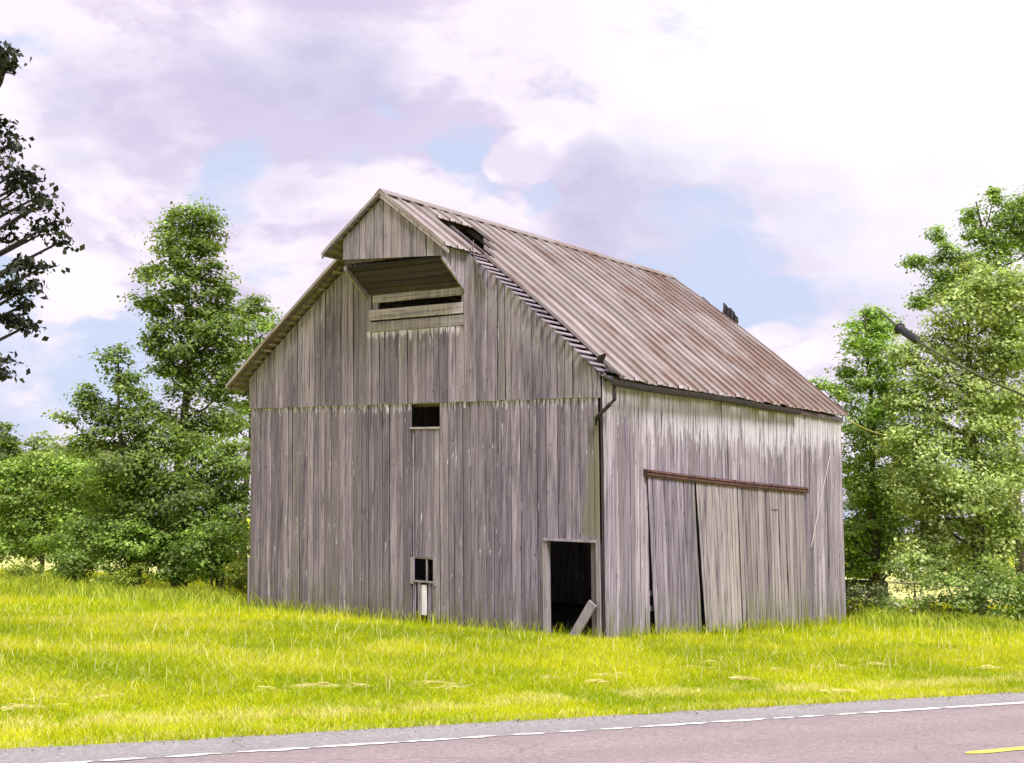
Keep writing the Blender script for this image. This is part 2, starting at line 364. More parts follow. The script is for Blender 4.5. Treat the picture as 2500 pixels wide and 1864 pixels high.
def paintmat(name, colr, wear):
    m, k, b = mat(name)
    oc = k.new('ShaderNodeTexCoord').outputs['Object']
    n = k.noise(oc, 9, 6, .7)
    k.l.new(k.mix(k.ramp(n, wear, wear+.08), tuple(x*.62 for x in colr), colr), b.inputs['Base Color']); b.inputs['Roughness'].default_value = .75
    return m
LINEW = paintmat('white_line_paint', (.70, .70, .68), .44); LINEY = paintmat('yellow_line_paint', (.75, .55, .10), .36)

# ------------------------------------------------------------------ ground and road
RN = np.array([-.556, .831]); RT = np.array([.831, .556]); RO = np.array([3.29, 21.95])      # white edge line: a point, its normal away from the camera, its direction
def rp(s, d, z=0.): q = RO+RT*s+RN*d; return (q[0], q[1], z)
gnd = npmesh('ground', np.array([(-700, -300, 0), (700, -300, 0), (700, 900, 0), (-700, 900, 0)]), np.array([[0, 1, 2, 3]]))
tag(link('ground', gnd, GROUND), kind='structure')
HAYF = simple('mown_hayfield', (.60, .57, .22), (.48, .48, .12), 1.2, 1.)
tag(link('hay_field', npmesh('hay_field', np.array([(-90, 57.5, .006), (60, 57.5, .006), (120, 140, .006), (-150, 140, .006)]), np.array([[0, 1, 2, 3]])), HAYF), kind='structure')
def strip(name, d0, d1, z, m, wob=0., s0=-160., s1=260., n=900, kind='structure'):
    V = []; Fc = []
    for i in range(n+1):
        s = s0+(s1-s0)*i/n
        V.append(rp(s, d0, z)); V.append(rp(s, d1+wob*(random.random()-.5)+wob*math.sin(s*1.7)*.4, z))
        if i: Fc.append((2*i-2, 2*i, 2*i+1, 2*i-1))
    return tag(link(name, pymesh(name, V, Fc), m), kind=kind)
strip('road', -8.4, .02, .020, ASPH)
strip('road_shoulder', -.02, 1.19, .024, SHOUL, wob=.09, n=1600)
# worn white edge line: a chain of ragged patches of paint, each with its own edge
def paint_patch(s0, s1, d0, d1, ragged):
    n = max(3, int((s1-s0)/.12)); V = []; Fc = []
    for i in range(n+1):
        s = s0+(s1-s0)*i/n; e = min(1., min(i, n-i)/2.+.25) if ragged else 1.
        w = (d1-d0)/2*e; c_ = (d0+d1)/2+(random.random()-.5)*.05*ragged
        V.append(rp(s, c_-w*(1-.45*ragged*random.random()), .030)); V.append(rp(s, c_+w*(1-.45*ragged*random.random()), .030))
        if i: Fc.append((2*i-2, 2*i, 2*i+1, 2*i-1))
    return V, Fc
ps = []; s = -70.
while s < 3.1:
    L_ = min(random.uniform(.4, 1.6), 3.15-s); ps.append(paint_patch(s, s+L_, -.08, .09, 1.)); s += L_+random.choice((.03, .05, .12, .22))
ps.append(paint_patch(3.2, 5.2, -.09, .10, .6)); ps.append(paint_patch(5.22, 200, -.09, .09, .12))
tag(link('edge_line', pymesh('edge_line', *joingeo(ps)), LINEW), kind='structure')
yps = [paint_patch(a, a+3.05, -3.68, -3.47, .25) for a in [1.28+12.2*i for i in range(-6, 16)]]
tag(link('centre_line', pymesh('centre_line', *joingeo(yps)), LINEY), kind='structure')

# ------------------------------------------------------------------ the barn
# local frame of the barn: u runs from the near corner along the gable wall, v along the side wall; an old frame that leans
W, L, HE, HLAP, UR, HR = 13.34, 13.65, 6.62, 6.19, 6.67, 12.0
YAW = 2.4659; a_ = np.array([math.cos(YAW), math.sin(YAW)]); b_ = np.array([-a_[1], a_[0]])
if b_[1] < 0: b_ = -b_
lean = np.array([-.0453, -.0181]); e1 = -a_; SX = float(lean@e1); SY = float(lean@b_)
BX, BY = 2.5834, 35.997
barn = empty('barn', (BX, BY, 0), math.atan2(e1[1], e1[0]))
tag(barn, 'old leaning wooden barn with grey board walls and rusty metal roof', 'barn')
def S(u, v, z): return (-u+SX*z, v+SY*z, z)
def bpt(u, v, z):
    """barn coordinates to world"""
    x, y, zz = S(u, v, z); q = np.array([BX, BY])+e1*x+b_*y; return np.array([q[0], q[1], zz])
def Rz(u): t = min(max(u/UR, 0), 1); return 6.92+(HR-6.92)*u/UR+.13*math.sin(math.pi*t)
def Lz(u): return HR-.715*(u-UR)+.10*math.sin(math.pi*min(max((u-UR)/7, 0), 1))
def zroof(u): return Rz(u) if u < UR else Lz(u)

def board(parent, Mf, w0, w1, s0, s1, th=.026, m=W_FRONT, s1b=None, s0b=None, name='board', seg=3, warp=.010, jit=.0):
    """one plank; Mf maps (across, along, outward) to barn coordinates; ends may be cut on a slope"""
    s1b = s1 if s1b is None else s1b; s0b = s0 if s0b is None else s0b
    if name == 'board': w0 += .003; w1 -= random.choice((.006, .010, .014, .016, .022, .03))
    w = w1-w0; c = min(.012, w*.2)
    if w < .015 or max(s1-s0, s1b-s0b) < .03: return None
    prof = [(0, 0), (1, 0), (1, th-c), (1-c/w, th), (c/w, th), (0, th-c)]
    V = []; Fc = []; off = [random.uniform(-1, 1)*warp for _ in range(seg+1)]; so = [random.uniform(-1, 1)*.004 for _ in range(seg+1)]
    tilt = random.uniform(-1, 1)*warp*.8
    e0 = random.uniform(-jit, jit)
    for i in range(seg+1):
        f = i/seg
        for (q, t) in prof:
            sa = s0+(s0b-s0)*q+(e0 if i == 0 else 0); sb = s1+(s1b-s1)*q
            V.append(S(*Mf(w0+w*q+so[i], sa+(sb-sa)*f, t+off[i]+tilt*(q-.5))))
    k_ = len(prof)
    for i in range(seg):
        for j in range(k_): Fc.append((i*k_+j, i*k_+(j+1) % k_, (i+1)*k_+(j+1) % k_, (i+1)*k_+j))
    Fc.append(tuple(range(k_))); Fc.append(tuple(range(seg*k_, (seg+1)*k_)))
    return link(name, pymesh(name, V, Fc), m, parent)
def bbox(u0, u1, v0, v1, z0, z1):
    V, Fc = boxgeo(u0, u1, v0, v1, z0, z1); return [S(*p) for p in V], Fc
def part(name, geos, m, parent=barn, smooth=False):
    return link(name, pymesh(name, *joingeo(geos), smooth=smooth), m, parent)
def edges(a, b, lo, hi, fixed=()):
    """plank edges from a to b, random widths, with edges at the fixed places"""
    st = sorted([a, b]+[f for f in fixed if a < f < b]); out = [a]
    for p, q in zip(st[:-1], st[1:]):
        n = max(1, round((q-p)/((lo+hi)/2))); ws = [random.uniform(lo, hi) for _ in range(n)]; t = sum(ws); x = p
        for w_ in ws[:-1]: x += w_*(q-p)/t; out.append(x)
        out.append(q)
    return out

# --- timber frame of each wall is the wall part, the planks are its pieces
FM = lambda w, s, t: (w, -t, s)
front = part('gable_wall', [bbox(u-.09, u+.09, .03, .22, 0, (zroof(u)-.35 if abs(u-UR) > 2 else 7.9)) for u in (.35, 2.0, 4.4, 6.9, 8.9, 11.1, 13.1)] +
             [bbox(.1, W-.05, .225, .34, z, z+.16) for z in (2.62, 4.3, 6.1)] + [bbox(3.4, W-3.4, .225, .34, 8.0, 8.16)], W_DARK)
openings = [(5.51, 6.55, 5.50, 6.25), (5.73, 6.46, 1.24, 1.87), (.28, 1.80, -1, 2.52), (5.80, 6.40, -1, 1.24)]
def cut_planks(parent, e, zlo, zhi, ops, m, jit=.0, lay=0.):
    for w0, w1 in zip(e[:-1], e[1:]):
        mid = (w0+w1)/2; segs = [(zlo(mid), None)]; cuts = sorted([(o[2], o[3]) for o in ops if o[0]-.01 < mid < o[1]+.01])
        z = zlo(mid); spans = []
        for c0, c1 in cuts:
            if c0 > z: spans.append((z, c0))
            z = max(z, c1)
        tl, tr = zhi(w0), zhi(w1)
        for (p, q) in spans: board(parent, lambda w, s, t: FM(w, s, t+lay), w0, w1, p, q, m=m, jit=jit)
        if min(tl, tr) > z-.3: board(parent, lambda w, s, t: FM(w, s, t+lay), w0, w1, z, tl, m=m, s1b=tr, jit=jit)
e = edges(.13, W, .19, .36, [x for o in openings for x in o[:2]])
cut_planks(front, e, lambda u: -.05, lambda u: HLAP+.05, openings, W_FRONT, jit=.02)
# upper tier laps over the lower one
ops_u = [(4.56, 8.07, 8.26, 30)]
e = edges(.02, W+.02, .19, .36, [4.56, 8.07, UR])
cut_planks(front, e, lambda u: HLAP-.02+random.uniform(-.012, .012), lambda u: zroof(u)-.13, ops_u, W_UPPER, lay=.045)
part('drip_ledge', [bbox(.05, W, -.042, .0, HLAP+.03, HLAP+.07)], W_DARK, front)
# planks broken away under the small window
board(front, FM, 5.83, 5.985, .1, 1.20, m=W_HOOD, s1b=1.23); board(front, FM, 6.00, 6.19, .30, 1.13, m=W_WHITE); board(front, FM, 6.21, 6.36, .1, 1.20, m=W_HOOD)
# window frames
def frame(name, u0, u1, z0, z1, mull, sill):
    g = [bbox(u0-.13, u0-.005, -.050, -.030, z0-.12, z1+.02), bbox(u1+.005, u1+.12, -.052, -.030, z0-.10, z1)] if mull else []
    f = part(name, g+[bbox(u0, u1, .0, .08, z1-.03, z1+.02)], W_TRIM, barn)
    if mull:
        part('mullion', [bbox((u0+u1)/2-.10, (u0+u1)/2-.065, .0, .04, z0, z1-.03)], W_TRIM, f)
        part('sash_stile', [bbox(u0+.03, u0+.055, .0, .04, z0, z1-.03)], W_DARK, f)
    part('sill', [bbox(u0-.02, u1+.03, -.055, .06, z0-.05, z0)], W_TRIM, f)
    return f
frame('upper_window', 5.51, 6.55, 5.50, 6.18, False, True); frame('low_window', 5.73, 6.46, 1.24, 1.87, True, True)
# doorway: lintel, jamb, the rotting corner post and a fallen brace plank
dw = part('doorway', [bbox(.24, 1.90, -.075, .10, 2.50, 2.57)], W_HOOD, barn)
part('jamb', [bbox(1.80, 1.93, -.05, .12, -.05, 2.50)], W_TRIM, dw)
part('jamb', [bbox(.14, .275, .0, .16, -.05, 2.50)], W_DARK, dw)
part('corner_post', [bbox(.015, .115, .06, .2, -.05, HE)], W_DARK, barn)
V, Fc = boxgeo(-.03, .03, -.13, .13, 0, 1.25)
V = [S(.95-.62*z*.88+y*.8, -.16+x, .02+z*.78+y*.55) for x, y, z in V]
part('fallen_plank', [(V, Fc)], W_HOOD, dw)

# --- side wall
SM = lambda w, s, t: (-t, w, s)
side = part('side_wall', [bbox(.03, .2, v-.09, v+.09, 0, HE-.1) for v in (.6, 1.75, 11.1, 13.5)] + [bbox(.205, .32, .1, L, z, z+.16) for z in (4.45, 6.3)], W_DARK)
DOOR_V0, DOOR_V1 = 2.02, 10.72
for v0, v1 in (lambda q: zip(q[:-1], q[1:]))(edges(0., L, .13, .24, [DOOR_V0, DOOR_V1])):
    mid = (v0+v1)/2; lo = 4.12 if DOOR_V0 < mid < DOOR_V1 else -.05
    board(side, SM, v0, v1, lo, Rz(0)-.18, m=W_SIDE, jit=.03, warp=.012)
part('girt', [bbox(.06, .18, .1, 3.4, z, z+.13) for z in (.75, 1.15)], W_HOOD, side)
# three sliding leaves that hang plumb on the rail while the frame leans
def leaf(v0t, v1t, v0b, v1b, ztop, zbot, m, lay, lo, hi):
    d = part('sliding_door', [bbox(-lay+.005, -lay+.03, v0b+.1, v1b-.1, z, z+.13) for z in (.7, 2.0)], W_DARK)
    q = edges(0., 1., lo/(v1t-v0t), hi/(v1t-v0t))
    for f0, f1 in zip(q[:-1], q[1:]):
        fm = lambda w, s, t: (-lay-t, (v0t+(v1t-v0t)*w)+((v0b-v0t)+(v1b-v0b-v1t+v0t)*w)*(ztop-s)/(ztop-zbot), s)
        w0, w1 = f0+.002, f1-random.choice((.002, .005, .008))
        board(d, fm, w0, w1, zbot+random.uniform(0, .12), ztop, th=.024, m=m, name='plank', warp=.008)
    return d
leaf(1.90, 4.26, 2.16, 4.52, 4.30, .05, W_DOOR1, .075, .15, .26)
leaf(4.31, 6.55, 4.72, 6.73, 4.28, .05, W_DOOR2, .080, .15, .26)
leaf(6.60, 10.80, 6.80, 10.86, 4.26, .05, W_DOOR3, .072, .15, .26)
part('door_latch', [bbox(-.125, -.10, 8.6, 9.0, 3.62, 3.65)], W_TRIM)
def prism_rail(v0, v1, z0, z1, prof):
    V = []; n = 12
    for i in range(n+1):
        f = i/n; dz = -.03*math.sin(f*math.pi)
        for (t, h) in prof: V.append(S(-t, v0+(v1-v0)*f, z0+(z1-z0)*f+h+dz))
    k_ = len(prof); Fc = []
    for i in range(n):
        for j in range(k_): Fc.append((i*k_+j, i*k_+(j+1) % k_, (i+1)*k_+(j+1) % k_, (i+1)*k_+j))
    Fc += [tuple(range(k_)), tuple(range(n*k_, (n+1)*k_))]
    return V, Fc
rail = part('door_rail', [prism_rail(1.80, 10.95, 4.29, 4.20, [(.03, .17), (.14, .15), (.17, .10), (.135, .085), (.165, .03), (.14, -.03), (.10, -.02), (.03, .02)])], RUST)
for i in range(9):
    v = 1.95+i*1.1; part('rail_bracket', [bbox(-.178, -.02, v-.02, v+.02, 4.40-.011*i, 4.425-.011*i)], RUST, rail)
part('hanging_rope', [tubegeo([S(-.06, v, z) for v, z in ((12.7, 5.45), (12.1, 4.3), (11.55, 3.2), (11.2, 2.5))], .012, 5)], ROPE)
# --- the two walls that face away
part('rear_wall', [bbox(u, u+.33, L-.03-.012*(int(u/.3+.5) % 2), L-.012*(int(u/.3+.5) % 2), -.05, min(zroof(u), zroof(u+.3))-.15) for u in np.arange(0.02, W-.3, .3)]+[bbox(W-.30, W-.02, L-.06, L-.03, -.05, Lz(W)-.15), bbox(-.0, .12, L-.06, L-.03, -.05, Rz(0)-.15)], W_FRONT)
part('far_side_wall', [bbox(W-.03-.012*(int(v/.25+.5) % 2), W-.012*(int(v/.25+.5) % 2), v, v+.28, -.05, Lz(W)-.15) for v in np.arange(0.05, L-.26, .25)]+[bbox(W-.06, W-.045, L-.4, L-.07, -.05, Lz(W)-.15), bbox(W-.06, W-.045, .03, .3, -.05, Lz(W)-.15)], W_FRONT)
part('barn_floor', [bbox(.25, W-.1, .25, L-.1, -.05, .03)], DIRT)
part('loose_board', [bbox(W+.02, W+.05, -.05, .16, .1, 1.55)], W_HOOD)

# --- hay hood: boarded triangle in front of the ridge, cheeks, sloping soffit, loading slot
HV = 1.02
hood = part('hay_hood', [bbox(4.6, 8.2, -HV+.02, -HV+.12, 10.12, 10.24), bbox(6.6, 6.74, -HV+.02, .3, 11.55, 11.72)], W_DARK)
e = edges(4.47, 8.26, .24, .40, [UR])
for w0, w1 in zip(e[:-1], e[1:]):
    bt = lambda u: 10.03+.055*(u-4.47)
    board(hood, lambda w, s, t: (w, -HV-t, s), w0, w1, bt(w0), zroof(w0)-.12, m=W_HOOD, s1b=zroof(w1)-.12, s0b=bt(w1))
def wall_bottom(v): return 9.20+(10.0-9.20)*(-v)/HV
e = edges(-HV+.02, 0.05, .17, .26)
for w0, w1 in zip(e[:-1], e[1:]):          # right cheek in vertical boards
    board(hood, lambda w, s, t: (4.54-t, w, s), w0, w1, wall_bottom(w0), Rz(4.5)-.14, m=W_UPPER, s0b=wall_bottom(w1))
    board(hood, lambda w, s, t: (8.16+t, w, s), w0, w1, wall_bottom(w0), Lz(8.2)-.14, m=W_UPPER, s0b=wall_bottom(w1))
# sloping soffit boards from the face back to the wall; the hood's shade is put into their colour
n = 5
for i in range(n):
    f0, f1 = i/n, (i+1)/n-.02
    def sm(w, s, t, f0=f0, f1=f1):
        f = f0+(f1-f0)*s; v = -.03-(HV-.06)*f; z = 9.36+(10.06-9.36)*f
        return (w, v-t*.55, z-t*.83)
    V = []
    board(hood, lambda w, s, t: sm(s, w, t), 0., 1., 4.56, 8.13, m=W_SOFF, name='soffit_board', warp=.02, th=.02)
HB = lambda w, s, t: (s, -t, w)
board(hood, lambda w, s, t: HB(w, s, t+.02), 9.11, 9.36, 4.60, 8.02, m=W_HORZ, warp=.02, seg=5)
for z0, z1, u0, u1 in ((8.26, 8.58, 4.54, 8.10), (8.60, 8.92, 4.56, 8.14)):
    board(hood, lambda w, s, t: HB(w, s, t+.065), z0, z1, u0, u1, m=W_HORZ, warp=.012, seg=5)
part('slot_post', [bbox(7.86, 8.06, -.02, .05, 8.8, 9.4)], W_HOOD, hood); part('slot_post', [bbox(4.56, 4.66, -.02, .05, 8.8, 9.4)], W_HOOD, hood)
for us in (4.50, 8.20):                    # raking trim board on the lower edge of each cheek
    V = [S(us+du, v, wall_bottom(v)+dz) for du in (-.03, .03) for v, dz in ((-HV, -.06), (-HV, .06), (.0, .06), (.0, -.06))]
    part('cheek_trim', [(V, [(0, 1, 2, 3), (4, 5, 6, 7), (0, 1, 5, 4), (1, 2, 6, 5), (2, 3, 7, 6), (3, 0, 4, 7)])], W_HOOD, hood)

# --- roof: rafters, laths, standing-seam sheets
roof = part('roof', [bbox(UR-.04, UR+.04, -1.0, L+.3, HR-.42, HR-.2)], W_DARK)
def raft(v, side_):
    us = [UR, 3.3, -.05] if side_ == 'r' else [UR, 10.2, W+.35]
    V = []
    for u in us:
        for dv in (-.05, .05):
            for dz in (-.30, -.13): V.append(S(u, v+dv, zroof(u)+dz))
    Fc = []
    for i in range(2):
        o = 4*i; Fc += [(o, o+1, o+5, o+4), (o+2, o+3, o+7, o+6), (o, o+2, o+6, o+4), (o+1, o+3, o+7, o+5)]
    Fc += [(0, 1, 3, 2), (8, 9, 11, 10)]
    return V, Fc
part('rafter', [raft(v, sd_) for v in np.arange(.1, L+.1, 1.1) for sd_ in 'rl'], W_DARK, roof)
def eave_u(v): return -.36+.017*max(v, 0)
def lath(u, v0, v1, side_, h=.024, w=.08):
    sl = 1 if side_ == 'r' else -1
    V = []
    vv = [v0+random.uniform(-.05, .05), (v0+v1)/2, v1]
    du = w*.79
    for v in vv:
        for (q, dz) in ((0, -.085), (1, -.085), (1, -.085+h), (0, -.085+h)):
            uu = u+du*q*sl; V.append(S(uu, v, zroof(uu)+dz))
    Fc = [(0, 1, 2, 3), (8, 9, 10, 11)]
    for i in range(2):
        for j in range(4): Fc.append((i*4+j, i*4+(j+1) % 4, i*4+4+(j+1) % 4, i*4+4+j))
    return link('lath', pymesh('lath', V, Fc), W_LATH, roof)
u = .0
while u < UR-.1:
    if u > 4.35 and u < 6.0: lath(u, -1.08, .32, 'r'); lath(u, 1.15+(u-4.25)*1.05, L+.42, 'r')
    elif u >= 6.0: lath(u, -1.12, L+.45, 'r')
    else: lath(u, -.24 if u < 3.9 else -.08, L+.42, 'r')
    u += .205
u = UR+.12
while u < W+.55:
    lath(u, -1.12 if u < 8.95 else -.40, L+.42, 'l'); u += .215
def sheet(v0, v1, u_hi, u_lo, side_, lift=0., name='roof_sheet', curl=0.):
    """one standing-seam sheet running down the slope"""
    wv = v1-v0; rib = min(.06, wv*.2); seg = 5; lift += random.uniform(0, .02)
    prof = [(0, -.02), (rib*.12, .085), (rib*.88, .085), (rib, .0), (wv*.46, .004), (wv*.50, .030), (wv*.56, .030), (wv*.60, .002), (wv*.97, .0), (wv, -.02)]
    V = []; Fc = []; off = [random.uniform(-.006, .012) for _ in range(seg+1)]
    for i in range(seg+1):
        f = i/seg; uu = u_hi+(u_lo-u_hi)*f
        for layer in (0, -.012):
            for (q, h) in prof:
                V.append(S(uu, v0+q, zroof(uu)+lift+h*1.0+off[i]+layer+curl*max(0, f-.85)*2))
    k_ = len(prof); st = 2*k_
    for i in range(seg):
        a0 = i*st; a1 = a0+st
        for j in range(k_-1):
            Fc.append((a0+j, a0+j+1, a1+j+1, a1+j)); Fc.append((a0+k_+j, a0+k_+j+1, a1+k_+j+1, a1+k_+j))
        Fc.append((a0, a0+k_, a1+k_, a1)); Fc.append((a0+k_-1, a0+2*k_-1, a1+2*k_-1, a1+k_-1))
    for a0 in (0, seg*st):
        for j in range(k_-1): Fc.append((a0+j, a0+j+1, a0+k_+j+1, a0+k_+j))
    return link(name, pymesh(name, V, Fc), ROOF, roof)
PW = .54
v = -1.16
while v < L+.35:                         # right slope
    v1 = min(v+PW, L+.52); mid = (v+v1)/2
    end = eave_u(mid)+random.uniform(-.03, .05)
    if mid < .36: sheet(v, v1, UR, 4.30 if mid > -.9 else 4.15, 'r', -.03)
    elif mid < 1.95:
        sheet(v, v1, UR, 5.98, 'r'); ub = 4.25+(mid-.75)*.85
        sheet(v, v1, min(ub, 5.7), end, 'r')
    else: sheet(v, v1, UR, end, 'r')
    v = v1
v = -1.16
while v < L+.35:                         # left slope
    v1 = min(v+PW*1.2, L+.52); mid = (v+v1)/2
    if mid < -.45: sheet(v, v1, UR, 9.02, 'l')
    else: sheet(v, v1, UR, W+.62, 'l')
    v = v1
V = []; 
for i in range(13):
    vv = -1.17+(L+1.7)*i/12
    for (du, dz) in ((-.20, -.05), (0, .105), (.20, -.05), (.20, -.07), (0, .08), (-.20, -.07)): V.append(S(UR+du, vv, HR+dz))
Fc = [(i*6+j, i*6+(j+1) % 6, i*6+6+(j+1) % 6, i*6+6+j) for i in range(12) for j in range(6)]+[(0, 1, 2, 3, 4, 5), (72, 73, 74, 75, 76, 77)]
part('ridge_cap', [(V, Fc)], ROOF, roof)
# rake boards of the hood
def rake(u0, u1, v, th, w, m, n_=4):
    V = []
    for i in range(n_+1):
        u = u0+(u1-u0)*i/n_
        for (dv, dz) in ((0, -.055), (th, -.055), (th, -.055-w), (0, -.055-w)): V.append(S(u, v+dv, zroof(u)+dz))
    Fc = [(i*4+j, i*4+(j+1) % 4, i*4+4+(j+1) % 4, i*4+4+j) for i in range(n_) for j in range(4)]+[(0, 1, 2, 3), (n_*4, n_*4+1, n_*4+2, n_*4+3)]
    return part('rake_board', [(V, Fc)], m, roof)
rake(UR, 4.15, -1.15, .025, .10, W_TRIM); rake(UR, 9.0, -1.15, .025, .05, W_DARK); rake(9.0, W+.6, -.42, .025, .045, W_DARK)
# torn strips: curled flap at the hood, ripped edge at the near eave, bent sheets on the far rake
def ribbon(name, pts, wid, m, th=.012, side=(0, 1, 0)):
    V = []; sd_ = np.array(side, float)
    for p in pts:
        for a in (-.5, .5):
            for t in (0, th): V.append(S(*(np.array(p[:3])+sd_*wid*a*(p[3] if len(p) > 3 else 1)+np.array([0, -t, t]))))
    Fc = []
    for i in range(len(pts)-1):
        o = 4*i; Fc += [(o, o+2, o+6, o+4), (o+1, o+3, o+7, o+5), (o, o+1, o+5, o+4), (o+2, o+3, o+7, o+6)]
    Fc += [(0, 1, 3, 2), (4*len(pts)-4, 4*len(pts)-3, 4*len(pts)-1, 4*len(pts)-2)]
    return part(name, [(V, Fc)], m, roof)
ribbon('curled_flap', [(4.75, .62, 10.75), (4.5, .30, 10.55), (4.15, -.06, 10.05), (3.85, -.16, 9.55), (3.6, -.15, 9.15, .5)], .30, ROOF, side=(.45, .5, 0))
ribbon('torn_sheet', [(.55, .0, 7.28), (.25, .05, 7.0), (.0, .1, 6.72), (-.25, .2, 6.60)], .42, TARP)
ribbon('torn_sheet', [(.28, .28, 7.10), (.20, .30, 7.24), (.12, .34, 7.32, .25)], .3, TARP)
ribbon('torn_sheet', [(.0, .2, 6.95), (-.15, .38, 6.82), (-.30, .62, 6.75, .4)], .3, TARP)
def crumple(uc, length, height, v, n=9, amp=.05):
    """corrugated scrap standing up from the far rake, torn along its top"""
    V = []; Fc = []
    for i in range(n):
        f = i/(n-1); uu = uc+length*(.5-f); dv = amp*(1 if i % 2 else -1); top = height*(.85+.3*random.random())*(1-.25*f)
        for h in (-.06, top*.5, top):
            for t in (0, .03): V.append(S(uu-.18*h+(.05*random.random() if h == top else 0), v+dv+t+.1*h, zroof(uu)+h))
    for i in range(n-1):
        o = i*6; p = o+6
        Fc += [(o, o+2, p+2, p), (o+2, o+4, p+4, p+2), (o+1, o+3, p+3, p+1), (o+3, o+5, p+5, p+3), (o+4, o+5, p+5, p+4), (o, o+1, p+1, p)]
    Fc += [(0, 1, 3, 2), (2, 3, 5, 4)]; o = (n-1)*6; Fc += [(o, o+1, o+3, o+2), (o+2, o+3, o+5, o+4)]
    return part('bent_sheet', [(V, Fc)], TARP, roof)
crumple(4.25, .55, .42, L+.34, 8, .045); crumple(5.22, .26, .12, L+.38, 6, .04); crumple(5.7, .3, .03, L+.40, 5, .02); crumple(3.75, .4, .05, L+.40, 6, .02); crumple(2.6, .5, .06, L+.40, 5, .02)
# --- gutter and its broken downspout
def gutter(v0, v1, seg=14):
    V = []; prof = [(0, .085), (-.012, .085), (-.012, .0), (.0, -.055), (.05, -.075), (.10, -.055), (.115, .0), (.115, .085), (.105, .085), (.10, .0), (.05, -.055), (.01, -.03)]
    for i in range(seg+1):
        f = i/seg; v = v0+(v1-v0)*f; u_ = eave_u(v)-.09; z = zroof(0)+.755*(eave_u(v))-.13-.02*math.sin(f*9)
        for (q, h) in prof: V.append(S(u_+q, v, z+h))
    k_ = len(prof); Fc = [(i*k_+j, i*k_+(j+1) % k_, i*k_+k_+(j+1) % k_, i*k_+k_+j) for i in range(seg) for j in range(k_)]
    Fc += [tuple(range(k_)), tuple(range(seg*k_, (seg+1)*k_))]
    return V, Fc
gut = part('gutter', [gutter(-.12, 10.3)], GUTTER)
part('fascia_board', [bbox(-.10, -.07, .05, L, 6.62, 6.74)], W_DARK)
part('downspout', [tubegeo([S(*p) for p in ((-.36, .02, 6.50), (-.37, .0, 6.10), (-.30, -.10, 5.98), (-.02, -.16, 5.72), (.10, -.14, 5.62), (.14, -.10, 5.45))], [.055, .055, .055, .05, .06, .04], 8)], GUTTER)

# ------------------------------------------------------------------ trees
def leaves(cent, size, pal, up=.35, outc=None, tone=None):
    n = len(cent); nr = rng.normal(size=(n, 3)); nr /= np.linalg.norm(nr, axis=1)[:, None]; nr *= .75
    if outc is not None:
        o = cent-outc; o /= np.linalg.norm(o, axis=1)[:, None]+1e-6; nr = nr+o*.75
    nr[:, 2] += up; nr /= np.linalg.norm(nr, axis=1)[:, None]
    t = np.cross(nr, rng.normal(size=(n, 3))); t /= np.linalg.norm(t, axis=1)[:, None]+1e-9; b = np.cross(nr, t)
    s = (size*rng.uniform(.45, 1.5, n))[:, None]
    V = np.empty((n, 4, 3)); V[:, 0] = cent-t*s*.55; V[:, 1] = cent+b*s*.36+nr*s*.10; V[:, 2] = cent+t*s*.55; V[:, 3] = cent-b*s*.36+nr*s*.10
    pal = np.array(pal); col = pal[rng.integers(0, len(pal), n)]*rng.uniform(.75, 1.25, (n, 1))
    if tone is not None: col = col*tone[:, None]
    return V.reshape(-1, 3), np.arange(n*4).reshape(n, 4), np.repeat(col, 4, axis=0)
